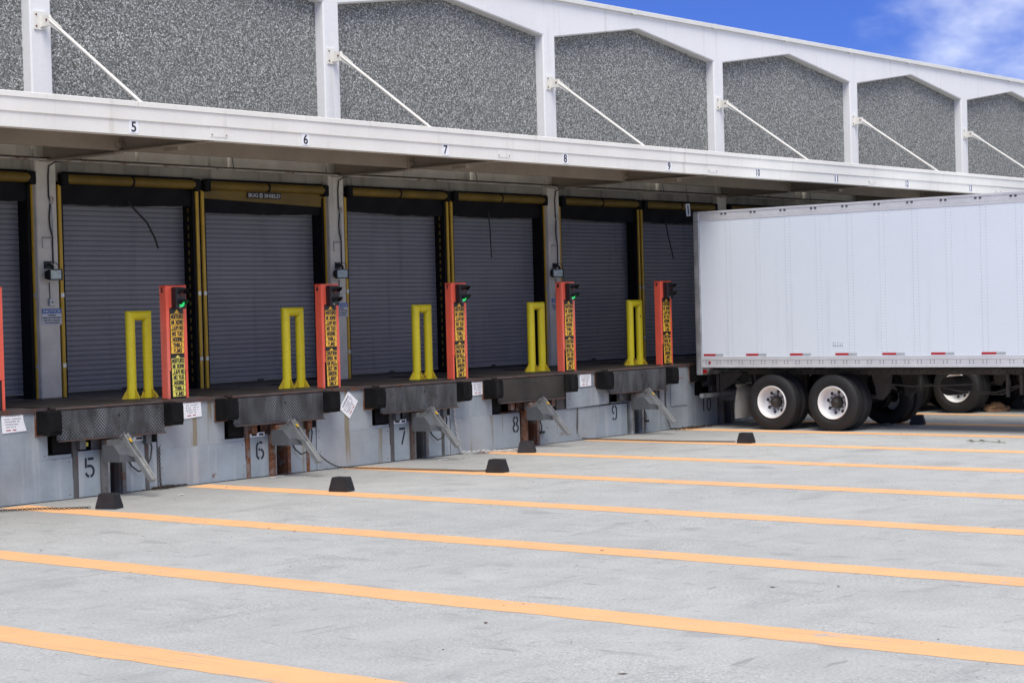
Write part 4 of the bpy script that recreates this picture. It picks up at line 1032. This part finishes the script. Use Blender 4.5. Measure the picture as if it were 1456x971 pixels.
    # landing gear and pin
    for xx in (.55, 1.95):
        MB().box(xx, xx+.12, -11.0, -10.88, .25, 1.16).box(xx+.02, xx+.10, -10.98, -10.90, .04, .25).box(xx-.06, xx+.18, -11.08, -10.80, .005, .04).build('landing_leg', 'chassislight', t)
    MB().tube([(Wd/2, -13.7, 1.16), (Wd/2, -13.7, 1.02)], .05, 12).box(.4, 2.2, -14.4, -12.6, 1.13, 1.158).build('king_pin', 'chassis', t)
    return t
trailer((12.58, -.32, 0), 'white box trailer backed to dock plate 10 with red and silver reflective tape')
trailer((18.06, -.33, 0), 'box trailer behind the first trailer, a white wheel showing beneath', .27, False)
trailer((21.2, -.33, 0), 'third box trailer in the shade beyond the crumpled paper', .0, False)

# ------------------------------------------------------------------ small things on the lot
pb = MB(); rr = random.Random(3); vs_ = []; NU, NV = 10, 6
for j in range(NV+1):
    for i in range(NU):
        a = 2*PI*i/NU; e_ = PI/2*j/NV; r = (.24+rr.uniform(-.07, .07))*math.cos(e_)+.01
        vs_.append((r*1.2*math.cos(a), r*math.sin(a), max(.006, .19*math.sin(e_)*rr.uniform(.7, 1.15))))
pb.add(vs_, [(j*NU+i, j*NU+(i+1) % NU, (j+1)*NU+(i+1) % NU, (j+1)*NU+i) for j in range(NV) for i in range(NU)])
o = pb.build('crumpled_paper', 'paper'); o.location = (18.95, -3.42, 0); tag(o, 'crumpled brown paper on the ground by the second trailer wheel', 'paper')
def scrap(name, x, y, a, L_, wd, m, label, cat, h=.006):
    n = 5; V = []
    for i in range(n+1):
        t = i/n-.5; V += [(t*L_, -wd/2*(1-1.2*t*t), .004+h*(1-4*t*t)), (t*L_, wd/2*(1-1.2*t*t), .005+h*abs(t))]
    V2 = [(p, q, r+.003) for p, q, r in V]; k = len(V)
    F = [(2*i, 2*i+1, 2*i+3, 2*i+2) for i in range(n)]; G = [(k+2*i, k+2*i+2, k+2*i+3, k+2*i+1) for i in range(n)]
    E_ = [(2*i, 2*i+2, k+2*i+2, k+2*i) for i in range(n)]+[(2*i+3, 2*i+1, k+2*i+1, k+2*i+3) for i in range(n)]
    o = MB().add(V+V2, F+G+E_).build(name, m); o.location = (x, y, 0); o.rotation_euler.z = a
    return tag(o, label, cat)
scrap('paper_strip', 13.66, -3.45, -PI/2+.1, .50, .12, 'whitepaper', 'flat white paper strip on the ground behind the trailer tyre', 'paper')
scrap('paper_strip', 14.45, -3.35, -PI/2+.2, .28, .12, 'whitepaper', 'white paper scrap lying against the chock under the trailer', 'paper', .03)
scrap('white_scrap', 1.63, -.25, .15, .32, .07, 'whitepaper', 'white scrap lying at the foot of the rusty rail beside stencilled 6', 'scrap')
scrap('white_scrap', 4.95, -.55, .1, .22, .06, 'whitepaper', 'small white scrap on the concrete below the restraint of stencilled 7', 'scrap')
scrap('white_scrap', -.85, -1.0, .3, .16, .05, 'whitepaper', 'small pale scrap on the concrete below the hook bar of stencilled 5', 'scrap')
lf = thing('leafy_twig', (10.9, -7.0, .004), 'small leafy twig lying on the concrete between orange lines', 'twig')
MB().tube([(0, .28, .008), (.02, .1, .03), (0, -.1, .02), (.03, -.32, .01)], .005, 5).build('stem', 'leaf', lf)
for i, (y, a, L_) in enumerate(((.2, 2.4, .16), (.05, .9, .14), (.0, 2.0, .12), (-.22, .5, .13))):
    V = [(0, 0, .02), (L_*.5*math.cos(a)-.02*math.sin(a), y*0+L_*.5*math.sin(a)+.03*math.cos(a), .05), (L_*math.cos(a), L_*math.sin(a), .03), (L_*.5*math.cos(a)+.03*math.sin(a), L_*.5*math.sin(a)-.03*math.cos(a), .035)]
    V = [(p, q+y, r) for p, q, r in V]; V2 = [(p, q, r+.002) for p, q, r in V]
    MB().add(V+V2, [(3, 2, 1, 0), (4, 5, 6, 7), (0, 1, 5, 4), (1, 2, 6, 5), (2, 3, 7, 6), (3, 0, 4, 7)]).build('leaf', 'leaf', lf)
# scattered grit and leaf bits, too many to count
rr = random.Random(11); mb = MB()
for _ in range(900):
    x = rr.uniform(-12, 18); y = -abs(rr.gauss(0, 6))-.2 if rr.random() < .6 else rr.uniform(-16, -.3)
    if (Vector((x, y))-Vector((CAM.x, CAM.y))).length < 6: continue
    a = rr.uniform(0, PI); L_ = rr.uniform(.005, .016)*(2.6 if rr.random() < .06 else 1); wd = L_*rr.uniform(.2, .7); h = rr.uniform(.002, .005)
    ca, sa = math.cos(a), math.sin(a); P = [(-L_, 0), (0, -wd), (L_, 0), (0, wd)]
    mb.add([(x+p*ca-q*sa, y+p*sa+q*ca, .0042) for p, q in P]+[(x, y, .0042+h)], [(0, 1, 4), (1, 2, 4), (2, 3, 4), (3, 0, 4)])
tag(mb.build('ground_litter', 'debris'), 'scattered grit and leaf bits on the concrete', 'litter', kind='stuff')
